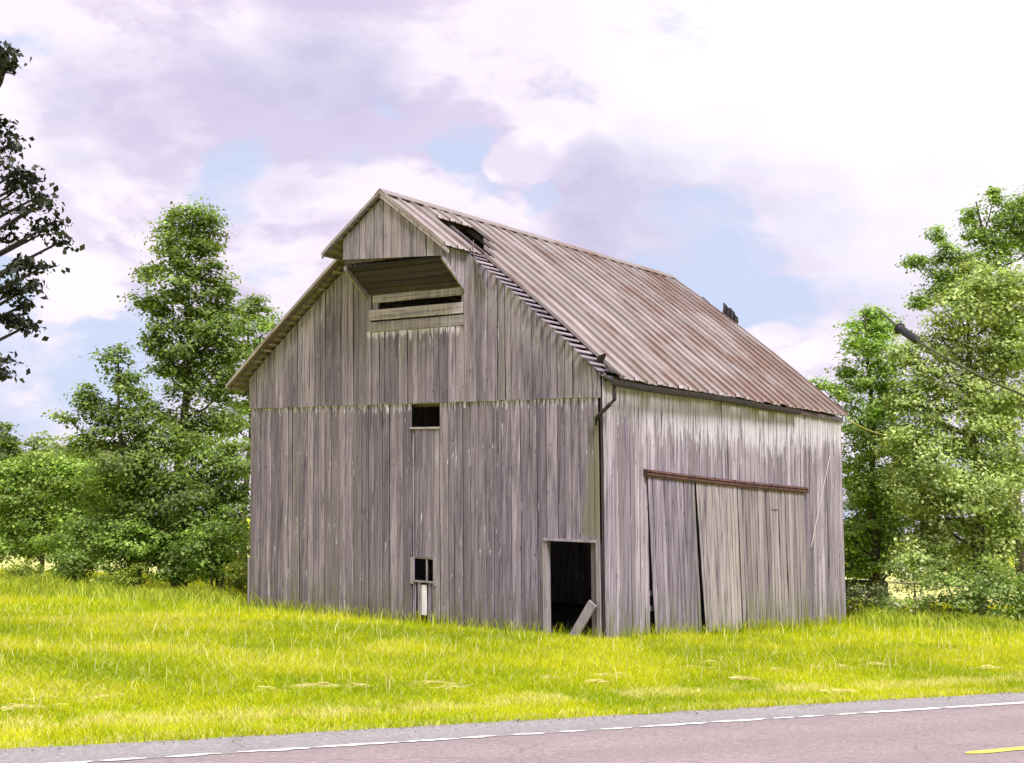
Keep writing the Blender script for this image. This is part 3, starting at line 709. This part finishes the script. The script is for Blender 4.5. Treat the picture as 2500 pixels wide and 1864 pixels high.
def make_tree(name, label, cat, base_px, Y, clumps, pal, leaf=.17, dens=1., trunk_r=.16, group=None, base_xy=None, per=34, bark=None, fill=1.0, trunk_top=None, dj=.6, up=.7):
    base = np.array([at(base_px, 1400, Y)[0], Y, 0.]) if base_xy is None else np.array([*base_xy, 0.])
    root = empty(name, tuple(base)); tag(root, label, cat, group)
    cs = []
    for c in clumps:
        px, py, rx, ry = c[:4]; dd = c[4] if len(c) > 4 else rng.uniform(-dj, dj)
        p = at(px, py, Y+dd)-base; cs.append((p, rx*Y/F, ry*Y/F))
    pts = []; oc = []; limbs = []; tones = []; leaf = leaf*.66; per = int(per*2.4)
    topz = max(p[2] for p, _, _ in cs) if trunk_top is None else trunk_top
    axis = lambda z: np.array([.10*math.sin(z*.9+base[0]), .1*math.cos(z*.7+base[0]), z])
    # the trunk drifts towards the crown's own middle as it climbs
    hi = [p for p, _, _ in cs if p[2] > .55*topz] or [cs[0][0]]; mx = np.mean([p[:2] for p in hi], axis=0)
    def tr(z): f = min(max(z/topz, 0), 1); q = axis(z); q[:2] += mx*f**1.4; return q
    for p, rx, rz in cs:
        ry = (rx+rz)/2*1.1
        m = max(4, int(26*dens*(rx*rz+.15)))
        d = rng.normal(size=(m, 3)); d /= np.linalg.norm(d, axis=1)[:, None]; rr = rng.uniform(.15, 1., (m, 1))**.45
        cl = p+d*rr*np.array([rx, ry, rz])
        cl = cl[cl[:, 2] > .25] if len(cl[cl[:, 2] > .25]) else cl
        lr = rng.uniform(.16, .34, len(cl))*min(1.4, .55+.35*max(rx, rz))*fill
        k_ = rng.integers(int(per*.5), int(per*1.5), len(cl)); idx = np.repeat(np.arange(len(cl)), k_)
        q = rng.normal(size=(len(idx), 3)); q *= np.array([1.2, 1.2, .5])
        pts.append(cl[idx]+q*lr[idx][:, None]); oc.append(((p*.6+cl*.4-(cl-p)*.3)[idx]+np.array([0, 0, -.25]))); tones.append(rng.uniform(.72, 1.34, len(cl))[idx]*rng.uniform(.85, 1.15))
        z0 = max(.3, min(p[2]-.4-.5*abs(np.linalg.norm(p[:2]-mx)), topz*.92)); s0 = tr(z0); mid = (s0+p)/2+np.array([0, 0, -.12*np.linalg.norm(p-s0)])
        r_ = trunk_r*.42*(1-.6*z0/(topz+.1)); limbs.append(tubegeo([s0, mid, p], [r_, r_*.7, r_*.35], 5))
        for j in rng.choice(len(cl), min(5, len(cl)), replace=False): limbs.append(tubegeo([p, (p+cl[j])/2+rng.normal(size=3)*.06, cl[j]], [r_*.35, r_*.25, r_*.1+.004], 4))
    pts = np.concatenate(pts); oc = np.concatenate(oc); ok = pts[:, 2] > .05; pts, oc, tones = pts[ok], oc[ok], np.concatenate(tones)[ok]
    V, Fc, col = leaves(pts, leaf, pal, outc=oc, up=up, tone=tones)
    link('crown', npmesh('crown', V, Fc, col), LEAF, root)
    zs = np.linspace(-.1, topz, 9)
    tk = tubegeo([tr(z) if z > 0 else axis(z) for z in zs], [trunk_r*(1.25-1.1*max(z, 0)/topz) for z in zs], 8)
    link('trunk', pymesh('trunk', *joingeo([tk]+limbs), smooth=True), bark or BARK, root)
    return root
OLIVE = [(.085, .125, .020), (.11, .15, .024), (.065, .10, .018), (.15, .19, .030), (.05, .085, .018)]
MID = [(.12, .18, .028), (.16, .22, .035), (.09, .14, .024), (.20, .26, .045), (.07, .115, .022)]
def boost(p, f): return [tuple(c*f for c in q) for q in p]
OLIVE = [(a*1.75, b*1.80, c*1.9) for a, b, c in OLIVE]; MID = [(a*1.75, b*1.85, c*2.1) for a, b, c in MID]
MINT = [(.38, .49, .16), (.45, .57, .21), (.28, .38, .12), (.60, .68, .34), (.21, .30, .10), (.52, .60, .20)]
BRIGHT = [(.42, .50, .16), (.25, .32, .06), (.32, .39, .08), (.18, .25, .05), (.38, .45, .12), (.14, .20, .045), (.27, .32, .055)]
SILHOUETTE = [(.014, .022, .010), (.022, .032, .012), (.010, .016, .008), (.035, .045, .014)]  # backlit darkness of the left tree is put into these leaf colours
YELLOW = [(.28, .33, .03), (.22, .28, .03), (.34, .36, .05), (.16, .20, .025)]
FAR = [(.26, .34, .11), (.31, .38, .12), (.21, .28, .09)]

# -- left of the barn
make_tree('poplar_tree', 'tall narrow poplar with open crown beyond the barn\'s left eave', 'tree', 430, 53,
          [(470, 535, 62, 42), (440, 580, 62, 45), (505, 570, 42, 60), (415, 630, 52, 40), (480, 640, 62, 50), (375, 675, 38, 26), (430, 700, 62, 36), (515, 690, 46, 52), (350, 735, 36, 26), (400, 745, 42, 28), (545, 700, 24, 30), (490, 750, 58, 42), (420, 800, 50, 45), (530, 800, 46, 60), (470, 840, 52, 50), (440, 890, 60, 42), (520, 890, 62, 50), (470, 960, 62, 44), (550, 950, 52, 42), (440, 1030, 60, 42), (520, 1030, 70, 44), (450, 1090, 60, 40), (400, 900, 36, 30), (395, 855, 34, 34), (370, 830, 24, 22), (560, 780, 36, 40), (560, 860, 40, 40), (390, 1010, 40, 34)], OLIVE+MID[:2], .19, .95, .20)
make_tree('spreading_tree', 'low spreading tree with bare gaps reaching left of the poplar', 'tree', 320, 50.5,
          [(278, 872, 22, 36), (300, 915, 38, 36), (325, 955, 34, 30), (200, 960, 22, 24), (215, 985, 38, 22), (165, 1020, 30, 16), (250, 1010, 40, 22), (305, 1000, 34, 26), (270, 1065, 60, 36), (345, 1080, 60, 44), (400, 1080, 50, 44), (210, 1090, 44, 34), (330, 1030, 44, 30)], OLIVE, .19, .9, .15)
make_tree('slim_tree', 'slim leafy tree rising behind the barn\'s left roof edge', 'tree', 595, 57,
          [(602, 762, 26, 40), (626, 728, 9, 26), (585, 800, 30, 36), (655, 770, 12, 38), (640, 820, 34, 40), (600, 860, 44, 44), (580, 930, 52, 48), (610, 990, 50, 44), (565, 1030, 50, 44)], MID, .18, 1., .14)
make_tree('round_tree', 'dense dark olive tree on thin trunks between poplar and field', 'tree', 330, 50,
          [(300, 1130, 80, 60), (380, 1150, 90, 60), (260, 1200, 80, 60), (350, 1240, 90, 70), (430, 1220, 80, 70), (280, 1300, 80, 60), (380, 1330, 90, 55), (450, 1310, 70, 60)], OLIVE, .18, 1.05, .15)
make_tree('hedge_tree', 'bushy olive tree touching the barn\'s left wall corner', 'tree', 540, 50.5,
          [(500, 1110, 75, 60), (570, 1120, 60, 60), (540, 1190, 80, 60), (480, 1200, 60, 60), (580, 1250, 60, 70), (510, 1290, 80, 70), (570, 1340, 70, 60), (480, 1360, 70, 50), (560, 1390, 60, 40)], OLIVE+MID[:2], .18, 1.05, .15)
make_tree('young_tree', 'pale green young tree at the field edge left of the dark olive tree', 'tree', 95, 56,
          [(150, 1170, 70, 60), (90, 1220, 70, 60), (190, 1250, 60, 70), (120, 1300, 80, 60), (60, 1310, 60, 55), (190, 1340, 60, 50), (30, 1240, 60, 60), (-20, 1330, 60, 50), (-40, 1200, 60, 60), (20, 1160, 50, 40), (100, 1140, 60, 40), (190, 1150, 50, 50), (220, 1200, 40, 60)], boost(MID, 1.25)+BRIGHT[:2], .18, 1.1, .09)
for px_, y_, sc_, lb in ((190, 50.5, 1., 'leafy thicket between the pale young tree and the dark olive tree'), (300, 49.2, .9, 'leafy thicket at the foot of the dark olive tree'), (450, 49., 1., 'leafy thicket at the foot of the poplar'), (520, 48.6, .9, 'leafy thicket in front of the tree at the barn corner')):
    make_tree('thicket', lb, 'bush', px_, y_, [(px_-45, 1330, 50*sc_, 40*sc_), (px_+40, 1320, 50*sc_, 46*sc_), (px_, 1370, 60*sc_, 34*sc_), (px_+15, 1280, 50*sc_, 44*sc_), (px_-30, 1400, 40*sc_, 22*sc_)], MID, .16, 1., .05)
for px_, y_, sc_, lb in ((600, 47.5, 1., 'small yellow green bush against the barn\'s left corner'), (60, 53, .9, 'small yellow green bush at the open field edge'), (330, 48.5, .8, 'small yellow green bush below the dark olive tree')):
    make_tree('bush', lb, 'bush', px_, y_, [(px_-20, 1405, 30*sc_, 28*sc_), (px_+12, 1390, 28*sc_, 34*sc_), (px_-5, 1430, 40*sc_, 22*sc_)], YELLOW+MID[:1], .13, 1.3, .04)
for i, (px_, yy, top, lb) in enumerate(((15, 84, 1045, 'dark pointed tree in the far row past the field'), (-70, 88, 1080, 'far row tree at the open end of the field'), (95, 90, 1075, 'broad pale tree in the far row past the field'), (160, 94, 1085, 'middle tree of the far row past the field'), (230, 92, 1075, 'far row tree showing behind the spreading tree'), (320, 96, 1090, 'far row tree hidden behind the dark olive tree'))):
    pal = OLIVE if i == 0 else FAR
    w_ = 34 if i == 0 else 58
    cl = [(px_+rng.uniform(-w_, w_)*f, top+30+f*290, w_*(.7+.9*f), 48) for f in np.linspace(0, 1, 8)]+[(px_+rng.uniform(-w_, w_), rng.uniform(top+80, 1350), w_, 45) for _ in range(5)]
    make_tree('field_tree', lb, 'tree', px_, yy, cl, pal, .32, .8, .2, 'trees in the far row beyond the field', per=26)
# backlit tree, its silhouette dark put into the colours; limbs reach in from outside the frame
make_tree('silhouette_tree', 'leafy tree coloured as a dark silhouette whose limbs reach in over the field', 'tree', -330, 40,
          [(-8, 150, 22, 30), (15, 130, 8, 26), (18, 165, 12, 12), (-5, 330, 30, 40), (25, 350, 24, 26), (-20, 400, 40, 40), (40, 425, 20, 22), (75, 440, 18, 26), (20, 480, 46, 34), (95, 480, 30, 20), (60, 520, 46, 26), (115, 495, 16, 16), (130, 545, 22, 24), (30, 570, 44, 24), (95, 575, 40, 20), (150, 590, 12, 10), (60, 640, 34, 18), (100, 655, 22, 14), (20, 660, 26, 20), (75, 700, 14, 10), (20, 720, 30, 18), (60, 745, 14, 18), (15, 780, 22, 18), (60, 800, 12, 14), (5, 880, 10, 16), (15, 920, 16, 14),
           (-120, 300, 90, 120), (-200, 500, 120, 120), (-120, 600, 90, 100), (-330, 350, 160, 160), (-420, 600, 160, 140), (-150, 850, 100, 90), (-330, 850, 150, 100), (-150, 120, 80, 90)], SILHOUETTE, .26, .55, .32, bark=BARK_SILH, per=10, dj=1.2, up=.1)

# -- right of the barn
make_tree('ash_tree', 'tall dark tipped ash tree standing above the bright maple', 'tree', 2500, 57,
          [(2490, 500, 42, 44), (2425, 490, 10, 30), (2440, 530, 26, 36), (2480, 570, 56, 44), (2370, 530, 10, 28), (2385, 575, 26, 32), (2290, 575, 14, 20), (2310, 610, 28, 28), (2245, 640, 30, 14), (2290, 665, 46, 26), (2430, 620, 52, 40), (2360, 650, 52, 40), (2300, 710, 48, 30), (2360, 720, 60, 44), (2250, 740, 30, 18), (2450, 720, 70, 60), (2560, 560, 70, 80), (2560, 720, 80, 80)], boost(MID, 1.2)+MINT[4:5], .18, 1.2, .24)
make_tree('maple_tree', 'big bright green maple filling the ground right of the barn', 'tree', 2400, 50,
          [(2400, 690, 60, 50), (2440, 760, 80, 60), (2340, 760, 60, 50), (2300, 830, 60, 56), (2400, 850, 90, 70), (2490, 850, 60, 80), (2260, 910, 56, 50), (2340, 940, 90, 66), (2450, 980, 90, 80), (2250, 990, 66, 56), (2350, 1050, 100, 70), (2230, 1080, 66, 56), (2460, 1110, 90, 80), (2300, 1140, 90, 66), (2400, 1200, 100, 80), (2240, 1200, 70, 60), (2300, 1280, 90, 66), (2480, 1290, 70, 80), (2400, 1330, 90, 70), (2250, 1340, 60, 50), (2210, 850, 40, 40), (2205, 960, 40, 40), (2195, 1130, 44, 44), (2480, 690, 50, 50)], MINT+BRIGHT[:2], .18, 1.25, .22)
make_tree('box_elder_tree', 'dark green box elder crowding the barn\'s far right corner', 'tree', 2140, 53,
          [(2125, 775, 34, 24), (2085, 800, 14, 20), (2160, 800, 34, 34), (2075, 845, 10, 26), (2120, 840, 40, 36), (2180, 870, 50, 50), (2070, 905, 22, 26), (2110, 920, 48, 44), (2005, 945, 9, 20), (2050, 960, 30, 30), (2140, 990, 52, 52), (2080, 1020, 40, 50), (2120, 1080, 62, 56), (2180, 1060, 50, 56), (2080, 1140, 50, 60), (2140, 1180, 62, 60), (2090, 1260, 56, 60), (2160, 1280, 62, 56), (2110, 1345, 56, 40), (2190, 960, 40, 50), (2200, 1180, 40, 60), (2085, 1320, 44, 44), (2085, 1380, 40, 26), (2140, 1390, 46, 26), (2190, 1360, 44, 44)], boost(MID, 1.35)+MINT[2:3], .18, 1.2, .17)
make_tree('pale_leaf_shrub', 'low shrub with scattered pale leaves beside the concrete block', 'shrub', 2230, 48.5,
          [(2200, 1400, 40, 34), (2250, 1440, 60, 46), (2200, 1480, 44, 34), (2290, 1480, 54, 34), (2150, 1490, 30, 22)], MID+[(.62, .60, .46), (.55, .56, .36)], .13, .9, .06)  # two cream tones are mixed at random among the green leaves
make_tree('dark_shrub', 'low dark green shrub at the barn\'s far right corner', 'shrub', 2110, 48.2,
          [(2100, 1440, 22, 12), (2085, 1470, 26, 26), (2120, 1485, 34, 22), (2160, 1470, 30, 26), (2145, 1435, 16, 14), (2085, 1500, 30, 14)], boost(OLIVE, .7)+[(.6, .6, .45)], .12, 1.1, .05)
make_tree('low_shrub', 'dense green shrub under the big maple', 'shrub', 2390, 48,
          [(2340, 1430, 60, 50), (2410, 1420, 66, 56), (2480, 1440, 60, 56), (2370, 1490, 66, 36), (2450, 1495, 70, 36), (2540, 1480, 66, 50)], MID+MINT[:3], .15, 1., .07)
make_tree('edge_tree', 'bright leafy tree at the road end of the maple row', 'tree', 2660, 51,
          [(2620, 800, 90, 80), (2700, 900, 100, 90), (2600, 950, 90, 80), (2660, 1060, 110, 90), (2580, 1120, 80, 80), (2680, 1220, 110, 90), (2590, 1280, 80, 80), (2660, 1380, 110, 80)], MINT, .19, .8, .22)
for i, (px_, yy, top, lb) in enumerate(((2130, 86, 1150, 'far tree seen low behind the box elder'), (2260, 90, 1120, 'far tree seen through the maple'), (2420, 88, 1130, 'far tree low behind the maple trunk'))):
    cl = [(px_+rng.uniform(-44, 44), rng.uniform(top+30, 1400), 46, 46) for _ in range(12)]
    make_tree('field_tree', lb, 'tree', px_, yy, cl, FAR, .34, .5, .2, 'trees in the far row beyond the field', per=26)

# ------------------------------------------------------------------ concrete block with a hole painted as a black disc, beside the far corner
cb = empty('concrete_block', (*gp(2105, 1500), 0), R(-12)); tag(cb, 'low grey concrete block with painted black hole half hidden under trees', 'block')
bm = bmesh.new(); bmesh.ops.create_cube(bm, size=1); bmesh.ops.scale(bm, vec=(1.8, .9, .62), verts=bm.verts); bmesh.ops.translate(bm, vec=(0, 0, .95), verts=bm.verts)
bmesh.ops.bevel(bm, geom=list(bm.edges), offset=.05, segments=2, affect='EDGES'); bmesh.ops.subdivide_edges(bm, edges=bm.edges, cuts=1)
for v_ in bm.verts: v_.co += Vector((random.uniform(-.02, .02), random.uniform(-.02, .02), random.uniform(-.03, .03)))
me = bpy.data.meshes.new('block_body'); bm.to_mesh(me); bm.free(); link('block_body', me, CONC, cb)
link('hole', pymesh('hole', *tubegeo([(.1, -.47, 1.0), (.1, -.40, 1.0)], .11, 12)), BLACK, cb)  # solid disc; the dark inside a hole is put into its black colour
for sx_ in (-.7, .7): link('block_foot', pymesh('block_foot', *boxgeo(sx_-.15, sx_+.15, -.35, .35, -.02, .60)), CONC, cb)

# ------------------------------------------------------------------ cables
def cable(name, label, pts, r_, m, seg=5):
    return tag(link(name, pymesh(name, *tubegeo(pts, r_, seg), smooth=True), m), label, 'cable')
p0 = at(2150, 762, 48.0); p1 = at(2215, 818, 46.4); p2 = at(2500, 966, 42.); p3 = at(2900, 1210, 36.)
def cat_(a, b, n, sag): return [a+(b-a)*i/n+np.array([0, 0, -sag*4*(i/n)*(1-i/n)]) for i in range(n+1)]
gx = p3+(p3-p2)*.9; gx[2] = 0.
cable('guy_cable', 'olive cable stretched across the bright maple', cat_(p0, p1, 3, 0)+cat_(p1, p2, 8, .1)[1:]+cat_(p2, gx, 8, .1)[1:], .042, WIREG)
q0, q1 = at(2191, 799, 46.9), at(2242, 834, 46.0); dq = q1-q0
sl = empty('cable_sleeve', tuple(q0)); tag(sl, 'black sleeve clamped on the olive cable before the maple', 'cable sleeve')
link('sleeve_body', pymesh('sleeve_body', *tubegeo([dq*0., dq*.06, dq*.14, dq*.2, dq*.92, dq*1.0], [.10, .17, .17, .135, .135, .06], 12)), BLACK, sl)
link('sleeve_ring', pymesh('sleeve_ring', *tubegeo([dq*.08, dq*.13], [.20, .20], 12)), BLACK, sl)
w0_ = bpt(-.05, L+.45, 6.72)
cable('eave_wire', 'thin yellow wire tied to the barn\'s far eave', cat_(w0_, at(2175, 1066, 51.), 8, .08)+cat_(at(2175, 1066, 51.), at(2300, 1135, 51.), 4, .03)[1:], .022, WIREY)

# ------------------------------------------------------------------ grass
def blades(P, h, w, col, lean=.35, tri=False):
    n = len(P); az = rng.uniform(0, 2*np.pi, n); la = rng.uniform(0, 2*np.pi, n); lm = rng.uniform(.05, 1., n)*lean*h
    wd = np.stack([np.cos(az), np.sin(az), np.zeros(n)], 1)*(w/2)[:, None]
    ld = np.stack([np.cos(la)*lm, np.sin(la)*lm, np.zeros(n)], 1); zz = np.zeros((n, 3)); zz[:, 2] = h
    B = np.concatenate([P, np.zeros((n, 1))], 1) if P.shape[1] == 2 else P
    if tri:
        V = np.stack([B-wd, B+wd, B+ld+zz*.95], 1).reshape(-1, 3); Fc = np.arange(n*3).reshape(n, 3); return V, Fc, np.repeat(col, 3, 0)
    mid = B+ld*.3+zz*.6
    V = np.stack([B-wd, B+wd, mid+wd*.8, mid-wd*.8, B+ld+zz*.95], 1).reshape(-1, 3)
    i = np.arange(n)[:, None]*5
    Fc = np.concatenate([i+np.array([0, 1, 2]), i+np.array([0, 2, 3]), i+np.array([3, 2, 4])], 1).reshape(-1, 3)
    return V, Fc, np.repeat(col, 5, 0)
def vnoise(P, sc, seed):
    r_ = np.random.default_rng(seed); G = r_.random((64, 64)); q = P*sc; i = np.floor(q).astype(int); f = q-i; f = f*f*(3-2*f); i0 = i % 64; i1 = (i+1) % 64
    return (G[i0[:, 0], i0[:, 1]]*(1-f[:, 0])+G[i1[:, 0], i0[:, 1]]*f[:, 0])*(1-f[:, 1])+(G[i0[:, 0], i1[:, 1]]*(1-f[:, 0])+G[i1[:, 0], i1[:, 1]]*f[:, 0])*f[:, 1]
def field(n, y0, y1, margin=1.38):
    Y = np.sqrt(rng.uniform(y0*y0, y1*y1, n)); X = rng.uniform(-1, 1, n)*.365*margin*Y
    return np.stack([X, Y], 1)
def keep(P):
    dE = (P-RO)@RN-1.17; edge = dE > (-.10+.22*vnoise(P, 2.3, 5)-.05)
    q = P-np.array([BX, BY]); x = q@e1; y = q@b_
    inside = (x < -.12) & (x > -W+.1) & (y > .10) & (y < L-.1)
    return edge & ~inside, dE
GP = np.array([(.465, .53, .006), (.545, .59, .008), (.35, .44, .006), (.64, .65, .03), (.27, .37, .010)])
SP = np.array([(.74, .68, .24), (.68, .62, .20), (.80, .75, .36)])
parts_ = []
for n, y0, y1, tri in ((390000, 15.5, 27, False), (460000, 27, 38, True), (270000, 38, 64, True)):
    P = field(n, y0, y1); kp, dE = keep(P); P, dE = P[kp], dE[kp]; n = len(P)
    pn = vnoise(P, .45, 1); pf = vnoise(P, 1.7, 2); pt = vnoise(P, 4.5, 9)
    tall = np.clip((dE-2.6)/2.4, 0, 1)             # the verge is mown, the meadow is not
    h = (.07+.07*pf)*(1-tall)+tall*(.10+.08*pn+.08*pf)*(.65+.7*pt); h = h*rng.uniform(.55, 1.25, n)
    w = np.where(tri, .021, .011)*rng.uniform(.7, 1.4, n)*(.8+.2*tall)
    mixv = np.clip(rng.normal(.5, .33, n)+(pn-.5)*1.0+(pf-.5)*.5, 0, .999)
    col = GP[[4, 2, 0, 1, 3]][(mixv*5).astype(int)]*rng.uniform(.85, 1.15, (n, 1))
    col = col*(.93+.14*pt[:, None])
    st = rng.random(n) < (.04+.10*np.clip((pn-.55)*4, 0, 1)*(P[:, 0] < -2)+.55*np.exp(-((dE-1.6-.25*np.sin(P[:, 0]*.6))/.40)**2)*(pf > .42)+.30*np.exp(-((dE-.1)/.12)**2))
    col[st] = SP[rng.integers(0, 3, st.sum())]*rng.uniform(.8, 1.15, (st.sum(), 1)); h[st] *= 1.2
    parts_.append(blades(P, h, w, col, 1.1, tri))
Vs = []; Fs = []; Cs = []; o = 0
for V, Fc, c in parts_: Vs.append(V); Fs.append(Fc+o); Cs.append(c); o += len(V)
g = link('grass', npmesh('grass', np.concatenate(Vs), np.concatenate(Fs), np.concatenate(Cs)), GRASS)
tag(g, 'bright yellow green meadow grass between road and barn', 'grass', kind='stuff')
# seed stalks that stand above the meadow
P = field(2600, 19, 50); kp, dE = keep(P); kp &= dE > 2.8; P = P[kp]; n = len(P)
V, Fc, c = blades(P, rng.uniform(.28, .52, n), rng.uniform(.012, .02, n), SP[rng.integers(0, 3, n)]*rng.uniform(.7, 1.1, (n, 1)), .7)
tag(link('seed_stalks', npmesh('seed_stalks', V, Fc, c), STRAW), 'pale seed stalks standing above the meadow grass', 'grass', kind='stuff')
# weeds at the feet of the trees
wp = []
for px_, y_, n in ((60, 52, 900), (250, 48, 1600), (420, 47, 1600), (560, 46, 1400), (2110, 48, 900), (2250, 47.5, 1600), (2400, 46.5, 1600), (2520, 46, 900)):
    b0 = at(px_, 1400, y_); wp.append(np.stack([b0[0]+rng.normal(0, 1.5, n), y_+rng.normal(0, .9, n)], 1))
P = np.concatenate(wp); P = P[keep(P)[0]]; n = len(P)
V, Fc, c = blades(P, rng.uniform(.15, .6, n)*(.5+vnoise(P, .9, 4)), rng.uniform(.02, .05, n), np.array(boost(YELLOW, 1.7))[rng.integers(0, 4, n)], 1.0)
tag(link('tall_weeds', npmesh('tall_weeds', V, Fc, c), GRASS), 'tall weeds along the feet of the trees', 'weeds', kind='stuff')

# clumps of cut straw left on the verge
def straw_clump(px, py, wpx):
    b0 = gp(px, py); dist = np.linalg.norm(b0); wid = wpx*dist/F; n = random.randint(22, 50)
    o_ = np.stack([rng.normal(0, wid*.5, n), rng.normal(0, wid*.14, n)], 1); o_[:, 1] += .3*wid*np.sin(o_[:, 0]/wid*2+px); prof = np.exp(-((o_[:, 0]-random.uniform(-.3, .3)*wid)/(wid*.35))**2)
    cen = np.concatenate([o_, (.06+.06*prof*rng.uniform(.3, 1, n))[:, None]], 1)
    a = rng.normal(0, .7, n); d = np.stack([np.cos(a), np.sin(a)*.6, rng.normal(-.1, .16, n)], 1); ln = rng.uniform(.12, .40, n)[:, None]; up = np.stack([np.zeros(n), rng.uniform(-.3, .3, n), np.ones(n)], 1)*.008
    A = cen-d*ln*.5; B = cen+d*ln*.5; A[:, 2] = np.maximum(A[:, 2], .01); B[:, 2] = np.maximum(B[:, 2], .01)
    Mi = (A+B)/2; Mi[:, 2] += .03
    V = np.stack([A-up, A+up, Mi-up*1.3, Mi+up*1.3, B], 1).reshape(-1, 3); i = np.arange(n)[:, None]*5
    Fc = np.concatenate([i+np.array([0, 2, 3]), i+np.array([0, 3, 1]), i+np.array([2, 4, 3])], 1).reshape(-1, 3)
    col = np.repeat(SP[rng.integers(0, 3, n)]*rng.uniform(.75, 1.1, (n, 1)), 5, 0)
    ob = link('straw_clump', npmesh('straw_clump', V, Fc, col), STRAW); ob.location = (b0[0], b0[1], 0); ob.rotation_euler = (0, 0, math.atan2(RT[1], RT[0])+random.uniform(-.4, .4))
    tag(ob, 'small clump of pale cut straw lying on the mown verge', 'straw', 'straw clumps along the verge')
for (px_, py_, w_) in ((55, 1742, 70), (120, 1722, 60), (250, 1716, 45), (655, 1698, 30), (745, 1690, 42), (800, 1688, 30), (885, 1688, 40), (1065, 1682, 90), (1110, 1690, 50), (1342, 1668, 38), (1485, 1664, 30), (1515, 1662, 28), (1460, 1678, 26), (1620, 1650, 36), (1690, 1642, 70), (1732, 1626, 26), (1815, 1668, 42), (1905, 1648, 24), (1990, 1640, 32), (2060, 1640, 36), (2145, 1634, 28), (2335, 1624, 34), (2040, 1698, 46), (2420, 1640, 34)):
    straw_clump(px_, py_, w_)
# weeds and grass that grow in the broken bottom of the walls
P = []
for _ in range(2600):
    t = random.random()
    if t < .5: uv = (random.uniform(0, W), -abs(random.gauss(.05, .16)))
    else: uv = (-abs(random.gauss(.10, .16))-.10, random.uniform(0, L))
    P.append(bpt(uv[0], uv[1], 0)[:2])
P = np.array(P); n = len(P)
V, Fc, c = blades(P, rng.uniform(.15, .55, n), rng.uniform(.010, .020, n), np.array(GP)[rng.integers(0, 5, n)]*.85, .6)
tag(link('wall_weeds', npmesh('wall_weeds', V, Fc, c), GRASS), 'thin grass stalks growing against the barn boards', 'weeds', kind='stuff')

# loose grit along the crumbling road edge
n = 1500; sg = rng.uniform(-22, 34, n); dg = 1.10+rng.normal(0, .16, n); rr = rng.uniform(.005, .016, n)
T = np.array([(1, 1, 1), (1, -1, -1), (-1, 1, -1), (-1, -1, 1)])*.8
C0 = np.concatenate([RO+RT*sg[:, None]+RN*dg[:, None], (.03+rr*.4)[:, None]], 1)
V = (C0[:, None]+T[None]*rr[:, None, None]*rng.uniform(.5, 1.2, (n, 4, 1))).reshape(-1, 3)
Fc = (np.arange(n)[:, None, None]*4+np.array([(0, 1, 2), (0, 3, 1), (0, 2, 3), (1, 3, 2)])[None]).reshape(-1, 3)
tag(link('gravel', npmesh('gravel', V, Fc, np.repeat(rng.uniform(.25, .6, (n, 1))*np.array([[1, .95, .88]]), 4, 0)), STRAW), 'loose grit along the crumbling road edge', 'gravel', kind='stuff')
